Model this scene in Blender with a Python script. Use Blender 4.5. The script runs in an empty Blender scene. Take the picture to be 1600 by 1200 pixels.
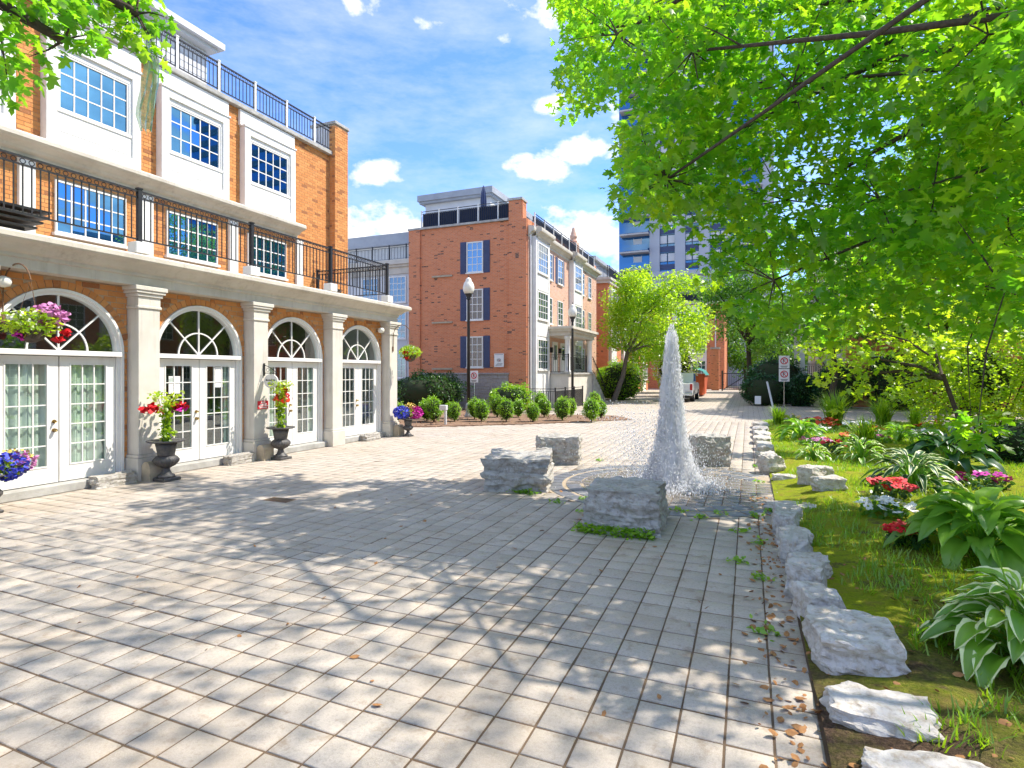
import bpy, math, random
import numpy as np
from mathutils import Vector, Matrix, noise as mnoise

R = math.radians
rng = np.random.default_rng(11)
random.seed(4)
sc = bpy.context.scene
col = sc.collection

# ---------------------------------------------------------------- camera, sky, sun, exposure
CAM_H = 1.92
YAW = 0.3938
cam_data = bpy.data.cameras.new('camera')
cam = bpy.data.objects.new('camera', cam_data)
col.objects.link(cam)
cam.location = (0, 0, CAM_H)
cam.rotation_euler = (R(90), 0, YAW)
cam_data.sensor_width = 36
cam_data.lens = 36 * 888 / 1600
cam_data.shift_y = -17 / 1600
cam_data.clip_start = 0.05
cam_data.clip_end = 1500
sc.camera = cam

SUN_AZ, SUN_EL = R(34), R(53)            # azimuth from +X towards +Y
sun_dir = Vector((math.cos(SUN_AZ) * math.cos(SUN_EL), math.sin(SUN_AZ) * math.cos(SUN_EL), math.sin(SUN_EL)))
SUN_STRENGTH, SKY_STRENGTH, EXPOSURE = 3.2, 0.15, 1.24
sun_data = bpy.data.lights.new('sun', 'SUN')
sun_data.energy = SUN_STRENGTH
sun_data.angle = R(0.53)
sun_data.color = (1.0, 0.93, 0.82)
sun = bpy.data.objects.new('sun', sun_data)
col.objects.link(sun)
sun.rotation_euler = (-sun_dir).to_track_quat('-Z', 'Y').to_euler()

world = bpy.data.worlds.new('World')
sc.world = world
world.use_nodes = True
sc.view_settings.view_transform = 'Standard'
sc.view_settings.look = 'None'
sc.view_settings.gamma = 1
sc.view_settings.use_curve_mapping = False
sc.view_settings.exposure = EXPOSURE
sc.cycles.max_bounces = 6
sc.cycles.adaptive_threshold = 0.02
sc.cycles.transparent_max_bounces = 8
sc.cycles.caustics_reflective = False
sc.cycles.caustics_refractive = False


CLOUD_SHIFT = (-2.956, -17.755, 14.8)


def build_sky():
    nt = world.node_tree
    N, L = nt.nodes, nt.links
    N.clear()
    out = N.new('ShaderNodeOutputWorld')
    bg = N.new('ShaderNodeBackground')
    bg.inputs['Strength'].default_value = SKY_STRENGTH
    sky = N.new('ShaderNodeTexSky')
    sky.sky_type = 'NISHITA'
    sky.sun_disc = False
    sky.sun_elevation = SUN_EL
    sky.sun_rotation = math.atan2(sun_dir.x, sun_dir.y)
    sky.air_density = 1.0
    sky.dust_density = 0.3
    sky.ozone_density = 1.6
    tc = N.new('ShaderNodeTexCoord')

    def math_node(op, a, b=None, clamp=False):
        m = N.new('ShaderNodeMath'); m.operation = op; m.use_clamp = clamp
        for i, v in enumerate((a, b)):
            if v is None: continue
            if isinstance(v, (int, float)): m.inputs[i].default_value = v
            else: L.new(v, m.inputs[i])
        return m.outputs[0]

    def noise_node(scale, detail, rough, stretch, shift=(0, 0, 0)):
        mp = N.new('ShaderNodeMapping')
        mp.inputs['Scale'].default_value = stretch
        mp.inputs['Location'].default_value = shift
        L.new(tc.outputs['Generated'], mp.inputs['Vector'])
        n = N.new('ShaderNodeTexNoise')
        n.inputs['Scale'].default_value = scale
        n.inputs['Detail'].default_value = detail
        n.inputs['Roughness'].default_value = rough
        L.new(mp.outputs[0], n.inputs['Vector'])
        return n.outputs['Fac']

    puff = noise_node(16.0, 9, 0.58, (1, 1, 1.5))
    broad = noise_node(3.0, 5, 0.55, (1, 1, 1.6), CLOUD_SHIFT)      # scattered cumulus added over the whole sky, mostly out of view, for fill light
    wisp = noise_node(5.0, 6, 0.65, (1.0, 1.0, 3.2))
    # cumulus heads seen between the roofs; the same noise breaks their edges
    total = None
    for (u, v, w, h) in ((600, 352, 72, 36), (560, 385, 70, 50), (588, 268, 40, 22), (850, 262, 62, 20), (905, 240, 52, 22), (918, 372, 78, 38), (990, 425, 70, 36), (855, 160, 26, 14)):
        r, up = (u - 800) / 888, (583 - v) / 888
        c, s = math.cos(YAW), math.sin(YAW)
        d = Vector((r * c - s, r * s + c, up)).normalized()
        sub = N.new('ShaderNodeVectorMath'); sub.operation = 'SUBTRACT'
        L.new(tc.outputs['Generated'], sub.inputs[0]); sub.inputs[1].default_value = d
        mp = N.new('ShaderNodeMapping')
        mp.inputs['Scale'].default_value = (888 / w, 888 / w, 888 / h)
        L.new(sub.outputs[0], mp.inputs['Vector'])
        ln = N.new('ShaderNodeVectorMath'); ln.operation = 'LENGTH'
        L.new(mp.outputs[0], ln.inputs[0])
        f = math_node('SUBTRACT', 1.0, ln.outputs['Value'])
        total = f if total is None else math_node('MAXIMUM', total, f)
    total = math_node('MAXIMUM', total, -1.0)
    base = math_node('MULTIPLY', total, 0.55)
    gen = math_node('SUBTRACT', math_node('MULTIPLY', broad, 4.0), 2.12)
    base = math_node('MAXIMUM', base, gen)
    edge = math_node('ADD', base, math_node('MULTIPLY', math_node('SUBTRACT', puff, 0.5), 1.7))
    mask = math_node('MULTIPLY', edge, 4.0, clamp=True)
    wm = math_node('MULTIPLY', math_node('SUBTRACT', wisp, 0.40, clamp=True), 1.15)
    mask = math_node('MAXIMUM', mask, wm)
    gain = N.new('ShaderNodeMixRGB'); gain.blend_type = 'MULTIPLY'; gain.inputs[0].default_value = 1
    L.new(sky.outputs[0], gain.inputs[1]); gain.inputs[2].default_value = (0.50, 0.68, 1.0, 1)
    mix = N.new('ShaderNodeMixRGB')
    L.new(mask, mix.inputs[0]); L.new(gain.outputs[0], mix.inputs[1])
    shade = N.new('ShaderNodeMixRGB')
    L.new(math_node('MULTIPLY', math_node('SUBTRACT', edge, 0.2), 1.4, clamp=True), shade.inputs[0])
    shade.inputs[1].default_value = (3.4, 3.5, 3.7, 1); shade.inputs[2].default_value = (7.0, 6.9, 6.7, 1)
    L.new(shade.outputs[0], mix.inputs[2])
    L.new(mix.outputs[0], bg.inputs['Color'])
    L.new(bg.outputs[0], out.inputs['Surface'])


build_sky()

# ---------------------------------------------------------------- helpers: materials
MATS = {}


def rgba(c): return (c[0], c[1], c[2], 1)


class Nodes:
    def __init__(s, name):
        s.m = bpy.data.materials.new(name); s.m.use_nodes = True
        s.nt = s.m.node_tree; s.N = s.nt.nodes; s.L = s.nt.links
        s.N.clear()
        s.out = s.N.new('ShaderNodeOutputMaterial')
        MATS[name] = s.m
    def new(s, t, **kw):
        n = s.N.new(t)
        for k, v in kw.items(): setattr(n, k, v)
        return n
    def set(s, node, key, v):
        if isinstance(v, bpy.types.NodeSocket): s.L.new(v, node.inputs[key])
        else: node.inputs[key].default_value = v
    def math(s, op, a, b=0.0, clamp=False):
        n = s.new('ShaderNodeMath', operation=op, use_clamp=clamp)
        s.set(n, 0, a); s.set(n, 1, b); return n.outputs[0]
    def pos(s): return s.new('ShaderNodeNewGeometry').outputs['Position']
    def noise(s, vec, scale, detail=4, rough=0.55):
        n = s.new('ShaderNodeTexNoise')
        s.set(n, 'Vector', vec); s.set(n, 'Scale', scale); s.set(n, 'Detail', detail); s.set(n, 'Roughness', rough)
        return n.outputs['Fac']
    def mix(s, fac, a, b, mode='MIX'):
        n = s.new('ShaderNodeMixRGB', blend_type=mode)
        for i, v in enumerate((fac, a, b)):
            if isinstance(v, bpy.types.NodeSocket): s.L.new(v, n.inputs[i])
            elif i == 0: n.inputs[0].default_value = v
            else: n.inputs[i].default_value = rgba(v)
        return n.outputs[0]
    def ramp(s, fac, lo, hi):
        n = s.new('ShaderNodeMapRange'); s.set(n, 'Value', fac); s.set(n, 'From Min', lo); s.set(n, 'From Max', hi)
        return n.outputs[0]
    def bump(s, h, strength, dist=0.01):
        n = s.new('ShaderNodeBump'); s.set(n, 'Height', h); s.set(n, 'Strength', strength); s.set(n, 'Distance', dist)
        return n.outputs[0]
    def principled(s, color, rough=0.6, metallic=0.0, normal=None, spec=0.4):
        p = s.new('ShaderNodeBsdfPrincipled')
        if isinstance(color, bpy.types.NodeSocket): s.L.new(color, p.inputs['Base Color'])
        else: p.inputs['Base Color'].default_value = rgba(color)
        s.set(p, 'Roughness', rough); s.set(p, 'Metallic', metallic); s.set(p, 'Specular IOR Level', spec)
        if normal is not None: s.L.new(normal, p.inputs['Normal'])
        return p.outputs[0]
    def done(s, shader):
        s.L.new(shader, s.out.inputs['Surface']); return s.m


def plain(name, c, c2=None, rough=0.6, scale=6.0, metallic=0.0, bump=0.0, bscale=60.0, spec=0.4, streak=0.0):
    k = Nodes(name); p = k.pos()
    c2 = c2 or tuple(x * 0.8 for x in c)
    f = k.ramp(k.noise(p, scale, 6, 0.6), 0.35, 0.68)
    colr = k.mix(f, c, c2)
    if streak:                                             # rain streaks and grime
        mp = k.new('ShaderNodeMapping'); mp.inputs['Scale'].default_value = (9, 9, 0.7); k.L.new(p, mp.inputs['Vector'])
        sn = k.math('MULTIPLY', k.ramp(k.noise(mp.outputs[0], 1.0, 6, 0.7), 0.5, 0.78), k.ramp(k.noise(p, 0.9, 4, 0.6), 0.42, 0.62))
        colr = k.mix(k.math('MULTIPLY', sn, streak), colr, tuple(x * q for x, q in zip(c, (0.42, 0.39, 0.34))))
    nm = k.bump(k.noise(p, bscale, 4), bump, 0.01) if bump else None
    return k.done(k.principled(colr, rough, metallic, nm, spec))


def rand_value(k):
    """one random number per loose leaf of a joined mesh, or per object where the leaf is an object"""
    g = k.new('ShaderNodeNewGeometry'); o = k.new('ShaderNodeObjectInfo')
    return k.math('FRACT', k.math('ADD', g.outputs['Random Per Island'], o.outputs['Random']))


def leafy(name, a, b, c, trans=0.5, tgain=1.6, gloss=0.06):
    k = Nodes(name)
    r = rand_value(k)
    n = k.noise(k.pos(), 1.3, 2)
    c1 = k.mix(k.ramp(r, 0.0, 0.75), a, b)
    c1 = k.mix(k.math('MULTIPLY', k.ramp(n, 0.45, 0.7), 0.7), c1, c)
    d = k.new('ShaderNodeBsdfDiffuse'); k.L.new(c1, d.inputs['Color'])
    t = k.new('ShaderNodeBsdfTranslucent')
    tc = k.mix(1.0, c1, (tgain * 1.05, tgain * 1.0, tgain * 0.55), 'MULTIPLY'); k.L.new(tc, t.inputs['Color'])
    m = k.new('ShaderNodeMixShader'); m.inputs[0].default_value = trans
    k.L.new(d.outputs[0], m.inputs[1]); k.L.new(t.outputs[0], m.inputs[2])
    g = k.new('ShaderNodeBsdfGlossy'); g.inputs['Roughness'].default_value = 0.38
    m2 = k.new('ShaderNodeMixShader'); m2.inputs[0].default_value = gloss
    k.L.new(m.outputs[0], m2.inputs[1]); k.L.new(g.outputs[0], m2.inputs[2])
    return k.done(m2.outputs[0])


def brick_wall(name, c1, c2, mortar, bw=0.235, bh=0.085, dark=(0.10, 0.05, 0.035), darkamt=0.10):
    k = Nodes(name); p = k.pos()
    sx = k.new('ShaderNodeSeparateXYZ'); k.L.new(p, sx.inputs[0])
    cx = k.new('ShaderNodeCombineXYZ')
    k.L.new(k.math('ADD', sx.outputs[0], sx.outputs[1]), cx.inputs[0]); k.L.new(sx.outputs[2], cx.inputs[1])
    b = k.new('ShaderNodeTexBrick'); k.L.new(cx.outputs[0], b.inputs['Vector'])
    k.set(b, 'Scale', 1.0); k.set(b, 'Mortar Size', 0.008); k.set(b, 'Brick Width', bw); k.set(b, 'Row Height', bh); k.set(b, 'Bias', -0.1)
    b.inputs['Color1'].default_value = rgba(c1); b.inputs['Color2'].default_value = rgba(c2); b.inputs['Mortar'].default_value = rgba(mortar)
    cell = k.new('ShaderNodeTexWhiteNoise')
    sn = k.new('ShaderNodeVectorMath', operation='SNAP'); k.L.new(cx.outputs[0], sn.inputs[0]); sn.inputs[1].default_value = (bw, bh, 1)
    k.L.new(sn.outputs[0], cell.inputs['Vector'])
    dk = k.ramp(cell.outputs['Value'], 1 - darkamt, 1 - darkamt + 0.02)
    cc = k.mix(k.math('MULTIPLY', dk, k.math('SUBTRACT', 1.0, b.outputs['Fac'])), b.outputs['Color'], dark)
    cc = k.mix(k.math('MULTIPLY', k.ramp(k.noise(p, 0.8, 5), 0.4, 0.75), 0.25), cc, tuple(x * 0.7 for x in c1))
    nm = k.bump(k.math('SUBTRACT', 1.0, b.outputs['Fac']), 0.5, 0.012)
    return k.done(k.principled(cc, 0.85, 0, nm, 0.2))


def cell_random(k, p, size, mul=1.0):
    sn = k.new('ShaderNodeVectorMath', operation='SNAP'); k.L.new(p, sn.inputs[0]); sn.inputs[1].default_value = size
    w = k.new('ShaderNodeTexWhiteNoise'); k.L.new(sn.outputs[0], w.inputs['Vector'])
    return w.outputs['Value']


FOUNT = (-1.2, 10.0)
PAVE = 0.239


def paver_material(name, sheet):
    k = Nodes(name); p = k.pos()
    r = rand_value(k)
    sp = k.noise(p, 150.0, 3, 0.8); gr = k.noise(p, 42.0, 4, 0.75)
    big = k.noise(p, 0.9, 5, 0.6)
    c = k.mix(r, (0.49, 0.43, 0.36), (0.39, 0.342, 0.288))
    c = k.mix(k.math('MULTIPLY', k.ramp(sp, 0.46, 0.60), 0.5), c, (0.60, 0.53, 0.44))
    c = k.mix(k.math('MULTIPLY', k.ramp(gr, 0.48, 0.66), 0.5), c, (0.30, 0.255, 0.205))
    c = k.mix(k.math('MULTIPLY', k.ramp(big, 0.46, 0.68), 0.55), c, (0.38, 0.305, 0.225))
    st = k.noise(p, 6.0, 5, 0.7)
    c = k.mix(k.math('MULTIPLY', k.ramp(st, 0.55, 0.70), 0.65), c, (0.26, 0.19, 0.125))
    rough = 0.85
    if sheet:
        b = k.new('ShaderNodeTexBrick'); b.offset = 0.0
        k.L.new(p, b.inputs['Vector'])
        k.set(b, 'Scale', 1.0); k.set(b, 'Mortar Size', 0.006); k.set(b, 'Brick Width', PAVE); k.set(b, 'Row Height', PAVE)
        c = k.mix(k.math('MULTIPLY', b.outputs['Fac'], 0.8), c, (0.10, 0.075, 0.05))
    # water thrown by the jet keeps a patch of the paving wet
    ds = k.new('ShaderNodeVectorMath', operation='DISTANCE'); k.L.new(p, ds.inputs[0]); ds.inputs[1].default_value = (FOUNT[0], FOUNT[1], 0)
    wet = k.math('ADD', ds.outputs['Value'], k.math('MULTIPLY', k.noise(p, 1.6, 4, 0.6), 2.6))
    wet = k.math('SUBTRACT', 1.0, k.ramp(wet, 3.0, 3.7), clamp=True)
    c = k.mix(k.math('MULTIPLY', wet, 0.72), c, (0.15, 0.14, 0.125))
    rough = k.math('SUBTRACT', 0.85, k.math('MULTIPLY', wet, 0.70))
    nm = k.bump(k.math('ADD', sp, gr), 0.5, 0.006)
    return k.done(k.principled(c, rough, 0, nm, 0.4))


def glass(name, reflect, body, tint=(0.9, 0.95, 1.0), see=False):
    k = Nodes(name)
    g = k.new('ShaderNodeBsdfGlossy'); g.inputs['Roughness'].default_value = 0.015; g.inputs['Color'].default_value = rgba(tint)
    if see:
        b = k.new('ShaderNodeBsdfTransparent'); b.inputs['Color'].default_value = rgba(body)
    else:
        b = k.new('ShaderNodeBsdfDiffuse'); b.inputs['Color'].default_value = rgba(body)
    lw = k.new('ShaderNodeLayerWeight'); lw.inputs['Blend'].default_value = 0.5
    f = k.math('ADD', k.math('MULTIPLY', k.math('POWER', lw.outputs['Facing'], 4.0), 0.7), reflect, clamp=True)
    m = k.new('ShaderNodeMixShader'); k.L.new(f, m.inputs[0])
    k.L.new(b.outputs[0], m.inputs[1]); k.L.new(g.outputs[0], m.inputs[2])
    return k.done(m.outputs[0])


def rock_material(name, a, b, c):
    k = Nodes(name); p = k.pos()
    mp = k.new('ShaderNodeMapping'); mp.inputs['Scale'].default_value = (1, 1, 3.2); k.L.new(p, mp.inputs['Vector'])
    n1 = k.noise(mp.outputs[0], 3.2, 8, 0.65)
    n2 = k.noise(p, 14.0, 6, 0.7)
    cc = k.mix(k.ramp(n1, 0.36, 0.64), a, b)
    cc = k.mix(k.math('MULTIPLY', k.ramp(n2, 0.47, 0.66), 0.8), cc, c)
    vo = k.new('ShaderNodeTexVoronoi', feature='DISTANCE_TO_EDGE'); k.L.new(mp.outputs[0], vo.inputs['Vector']); k.set(vo, 'Scale', 2.1)
    cr = k.math('SUBTRACT', 1.0, k.ramp(vo.outputs['Distance'], 0.0, 0.035), clamp=True)
    cc = k.mix(k.math('MULTIPLY', cr, k.math('MULTIPLY', k.ramp(n2, 0.5, 0.7), 0.6)), cc, (0.12, 0.11, 0.10))
    h = k.math('ADD', n1, k.math('MULTIPLY', n2, 0.4))
    return k.done(k.principled(cc, 0.8, 0, k.bump(h, 0.6, 0.05), 0.3))


def near_brick(name, c1, c2, c3):
    k = Nodes(name); p = k.pos()
    r = rand_value(k)
    c = k.mix(k.ramp(r, 0, 0.8), c1, c2)
    c = k.mix(k.ramp(r, 0.90, 0.93), c, c3)
    n = k.noise(p, 30, 5, 0.7)
    c = k.mix(k.math('MULTIPLY', k.ramp(n, 0.5, 0.75), 0.35), c, (0.55, 0.36, 0.22))
    return k.done(k.principled(c, 0.85, 0, k.bump(n, 0.4, 0.006), 0.2))


plain('white_paint', (0.80, 0.79, 0.75), (0.74, 0.72, 0.68), 0.45, 3, streak=0.35)
plain('white_trim', (0.78, 0.77, 0.735), (0.70, 0.685, 0.645), 0.5, 3, streak=0.4)
plain('stucco', (0.66, 0.62, 0.545), (0.58, 0.535, 0.46), 0.85, 2.2, bump=0.3, bscale=160, streak=0.6)
plain('cornice_stucco', (0.62, 0.575, 0.49), (0.50, 0.455, 0.38), 0.85, 1.6, bump=0.25, bscale=120, streak=0.7)
plain('sandstone', (0.50, 0.42, 0.30), (0.36, 0.30, 0.22), 0.9, 7, bump=0.5, bscale=40)
plain('concrete', (0.46, 0.45, 0.42), (0.30, 0.29, 0.265), 0.9, 4, bump=0.5, bscale=50)
plain('mortar', (0.50, 0.37, 0.25), (0.40, 0.29, 0.19), 0.95, 14)
near_brick('orange_brick', (0.66, 0.305, 0.105), (0.56, 0.23, 0.075), (0.34, 0.14, 0.06))
brick_wall('far_red_brick', (0.70, 0.245, 0.105), (0.59, 0.185, 0.08), (0.54, 0.34, 0.24), 0.2, 0.07, darkamt=0.045)
brick_wall('salmon_brick', (0.68, 0.41, 0.29), (0.60, 0.33, 0.22), (0.60, 0.49, 0.40), darkamt=0.03)
plain('iron', (0.018, 0.018, 0.021), (0.03, 0.03, 0.034), 0.4, 12)
plain('urn_iron', (0.055, 0.055, 0.058), (0.11, 0.10, 0.09), 0.5, 18, bump=0.3)
plain('navy_shutter', (0.055, 0.075, 0.16), (0.045, 0.06, 0.13), 0.55, 6)
plain('navy_screen', (0.012, 0.022, 0.055), (0.02, 0.03, 0.065), 0.8, 4)
plain('brass', (0.55, 0.40, 0.16), (0.45, 0.30, 0.10), 0.3, 20, metallic=0.9)
plain('roof_grey', (0.36, 0.38, 0.41), (0.30, 0.32, 0.35), 0.7, 1.5)
plain('siding', (0.62, 0.62, 0.62), (0.55, 0.555, 0.56), 0.65, 2)
plain('curtain_white', (0.78, 0.80, 0.76), (0.70, 0.73, 0.69), 0.9, 3)
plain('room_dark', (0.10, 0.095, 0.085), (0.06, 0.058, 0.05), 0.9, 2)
plain('joint_sand', (0.17, 0.115, 0.07), (0.10, 0.065, 0.038), 0.95, 4, bump=0.5, bscale=60)
plain('soil', (0.105, 0.07, 0.045), (0.055, 0.036, 0.024), 0.95, 9, bump=0.8, bscale=45)
plain('mulch', (0.30, 0.185, 0.115), (0.15, 0.09, 0.058), 0.95, 5, bump=0.9, bscale=35)
plain('bark', (0.10, 0.075, 0.055), (0.05, 0.037, 0.028), 0.9, 20, bump=0.8, bscale=50)
plain('grey_bark', (0.20, 0.165, 0.135), (0.12, 0.095, 0.075), 0.9, 20, bump=0.8, bscale=50)
plain('paper', (0.78, 0.77, 0.76), (0.74, 0.73, 0.72), 0.6, 3)
plain('sign_red', (0.62, 0.02, 0.03), (0.58, 0.02, 0.03), 0.5, 3)
plain('sign_black', (0.03, 0.03, 0.03), None, 0.5)
plain('globe_white', (0.80, 0.78, 0.70), (0.74, 0.71, 0.62), 0.3, 5)
plain('truck_white', (0.74, 0.75, 0.76), (0.70, 0.71, 0.72), 0.25, 2, spec=0.6)
plain('rubber', (0.02, 0.02, 0.02), None, 0.8)
plain('tail_red', (0.50, 0.02, 0.015), (0.4, 0.015, 0.01), 0.2, 5)
plain('chrome', (0.55, 0.56, 0.58), None, 0.2, 5, metallic=0.9)
plain('skip_orange', (0.62, 0.12, 0.035), (0.50, 0.09, 0.03), 0.55, 3)
plain('tarp_teal', (0.03, 0.24, 0.22), (0.02, 0.17, 0.16), 0.7, 3)
plain('slate_sett', (0.20, 0.205, 0.215), (0.13, 0.135, 0.15), 0.35, 9, bump=0.4, bscale=70)
plain('ring_sand', (0.46, 0.37, 0.26), (0.33, 0.26, 0.18), 0.9, 9, bump=0.5)
plain('gravel_grey', (0.36, 0.35, 0.33), (0.26, 0.25, 0.235), 0.9, 3)
plain('car_blue', (0.25, 0.33, 0.48), None, 0.3)
plain('tower_white', (0.42, 0.44, 0.48), (0.37, 0.39, 0.44), 0.7, 0.3)
plain('tower_slab', (0.50, 0.48, 0.47), None, 0.7, 0.5)
plain('rust', (0.24, 0.13, 0.07), (0.12, 0.07, 0.04), 0.85, 20)
plain('dry_leaf', (0.40, 0.20, 0.07), (0.26, 0.11, 0.04), 0.8, 40)
plain('petal_red', (0.72, 0.012, 0.02), (0.55, 0.008, 0.015), 0.6, 20)
plain('petal_orange', (0.72, 0.085, 0.018), (0.62, 0.05, 0.015), 0.6, 20)
plain('petal_magenta', (0.62, 0.02, 0.36), (0.48, 0.015, 0.30), 0.6, 20)
plain('petal_pink', (0.66, 0.26, 0.50), (0.50, 0.16, 0.40), 0.6, 25)
plain('petal_blue', (0.045, 0.10, 0.62), (0.09, 0.06, 0.50), 0.6, 25)
plain('petal_white', (0.80, 0.79, 0.76), (0.74, 0.73, 0.68), 0.6, 25)
plain('petal_yellow', (0.72, 0.52, 0.10), None, 0.6, 25)
plain('cream_margin', (0.66, 0.70, 0.36), (0.58, 0.64, 0.30), 0.6, 25)
rock_material('limestone', (0.50, 0.475, 0.435), (0.36, 0.335, 0.295), (0.22, 0.19, 0.15))
rock_material('pale_limestone', (0.62, 0.585, 0.54), (0.48, 0.445, 0.40), (0.33, 0.265, 0.19))
rock_material('plinth_stone', (0.40, 0.37, 0.35), (0.33, 0.30, 0.29), (0.26, 0.235, 0.215))
paver_material('paver', False)
paver_material('paver_sheet', True)
glass('sky_glass', 0.42, (0.004, 0.03, 0.085), (0.22, 0.58, 1.0))
glass('blue_glass', 0.34, (0.012, 0.05, 0.12), (0.75, 0.88, 1.0))
glass('far_glass', 0.22, (0.06, 0.09, 0.10))
glass('tower_glass', 0.20, (0.012, 0.085, 0.24), (0.40, 0.7, 1.0))
glass('door_glass', 0.12, (0.90, 0.96, 0.92), see=True)
leafy('maple_leaf', (0.17, 0.35, 0.014), (0.09, 0.26, 0.014), (0.31, 0.42, 0.016), 0.72, 2.3)
leafy('lime_leaf', (0.31, 0.43, 0.022), (0.21, 0.35, 0.018), (0.38, 0.46, 0.03), 0.68, 2.0)
leafy('locust_leaf', (0.31, 0.44, 0.02), (0.21, 0.37, 0.018), (0.37, 0.47, 0.03), 0.66, 2.0)
leafy('mid_leaf', (0.13, 0.29, 0.02), (0.07, 0.20, 0.018), (0.20, 0.35, 0.02), 0.55, 2.0)
leafy('dark_leaf', (0.05, 0.14, 0.028), (0.03, 0.095, 0.02), (0.08, 0.18, 0.028), 0.35, 1.4)
leafy('hedge_leaf', (0.032, 0.13, 0.045), (0.02, 0.085, 0.03), (0.05, 0.16, 0.04), 0.35, 1.4)
leafy('box_leaf', (0.25, 0.46, 0.02), (0.14, 0.32, 0.015), (0.32, 0.50, 0.025), 0.5, 1.8)
leafy('hosta_leaf', (0.24, 0.45, 0.035), (0.15, 0.34, 0.03), (0.30, 0.50, 0.04), 0.45, 1.7)
leafy('hosta_dark', (0.035, 0.12, 0.03), (0.022, 0.085, 0.025), (0.05, 0.15, 0.03), 0.35, 1.4)
leafy('grass_blade', (0.26, 0.43, 0.02), (0.16, 0.33, 0.015), (0.36, 0.48, 0.025), 0.5, 1.7)
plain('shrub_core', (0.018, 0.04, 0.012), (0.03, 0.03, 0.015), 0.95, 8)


def moss_ground():
    k = Nodes('moss_ground'); p = k.pos()
    n = k.noise(p, 1.1, 7, 0.65); f = k.noise(p, 38, 5, 0.7); q = k.noise(p, 3.4, 6, 0.7)
    dirt = k.mix(k.ramp(f, 0.35, 0.65), (0.20, 0.13, 0.085), (0.085, 0.055, 0.036))
    moss = k.mix(k.ramp(f, 0.35, 0.65), (0.42, 0.45, 0.022), (0.25, 0.34, 0.018))
    moss = k.mix(k.ramp(q, 0.52, 0.66), moss, (0.38, 0.32, 0.05))
    sx = k.new('ShaderNodeSeparateXYZ'); k.L.new(p, sx.inputs[0])
    far = k.ramp(sx.outputs[1], 3.4, 6.2)                 # bare soil near the path's end, moss further in
    m = k.math('ADD', k.ramp(n, 0.34, 0.60), k.math('SUBTRACT', k.math('MULTIPLY', far, 1.0), 0.45), clamp=True)
    m = k.math('MULTIPLY', m, k.ramp(q, 0.30, 0.46), clamp=True)
    c = k.mix(m, dirt, moss)
    return k.done(k.principled(c, 0.95, 0, k.bump(k.math('ADD', f, q), 1.0, 0.06), 0.1))


moss_ground()


def water_material():
    k = Nodes('white_water')
    d = k.new('ShaderNodeBsdfDiffuse'); d.inputs['Color'].default_value = (0.93, 0.94, 0.96, 1)
    t = k.new('ShaderNodeBsdfTranslucent'); t.inputs['Color'].default_value = (0.93, 0.94, 0.97, 1)
    m = k.new('ShaderNodeMixShader'); m.inputs[0].default_value = 0.7
    k.L.new(d.outputs[0], m.inputs[1]); k.L.new(t.outputs[0], m.inputs[2])
    g = k.new('ShaderNodeBsdfGlossy'); g.inputs['Roughness'].default_value = 0.12
    m2 = k.new('ShaderNodeMixShader'); m2.inputs[0].default_value = 0.03
    k.L.new(m.outputs[0], m2.inputs[1]); k.L.new(g.outputs[0], m2.inputs[2])
    tr = k.new('ShaderNodeBsdfTransparent')
    m3 = k.new('ShaderNodeMixShader'); m3.inputs[0].default_value = 0.08
    k.L.new(m2.outputs[0], m3.inputs[1]); k.L.new(tr.outputs[0], m3.inputs[2])
    k.done(m3.outputs[0])
    k = Nodes('plastic_film')
    d = k.new('ShaderNodeBsdfTranslucent'); d.inputs['Color'].default_value = (0.38, 0.62, 0.34, 1)
    g = k.new('ShaderNodeBsdfGlossy'); g.inputs['Roughness'].default_value = 0.15
    m = k.new('ShaderNodeMixShader'); m.inputs[0].default_value = 0.35
    k.L.new(d.outputs[0], m.inputs[1]); k.L.new(g.outputs[0], m.inputs[2])
    tr = k.new('ShaderNodeBsdfTransparent')
    m3 = k.new('ShaderNodeMixShader'); m3.inputs[0].default_value = 0.30
    k.L.new(m.outputs[0], m3.inputs[1]); k.L.new(tr.outputs[0], m3.inputs[2])
    k.done(m3.outputs[0])


water_material()

# ---------------------------------------------------------------- helpers: meshes and objects
WORLD = {}                                # world position of every thing's and part's origin (nothing below a root is rotated while building)


def frame(origin, a, o): return (Vector(origin), Vector(a), Vector(o))


def FX(x, y=0.0): return frame((x, y, 0), (0, 1, 0), (1, 0, 0))        # wall that faces +X, a runs along +Y
def FXN(x, y=0.0): return frame((x, y, 0), (0, 1, 0), (-1, 0, 0))      # wall that faces -X
def FYN(y, x=0.0): return frame((x, y, 0), (1, 0, 0), (0, -1, 0))      # wall that faces -Y, a runs along +X


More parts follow.
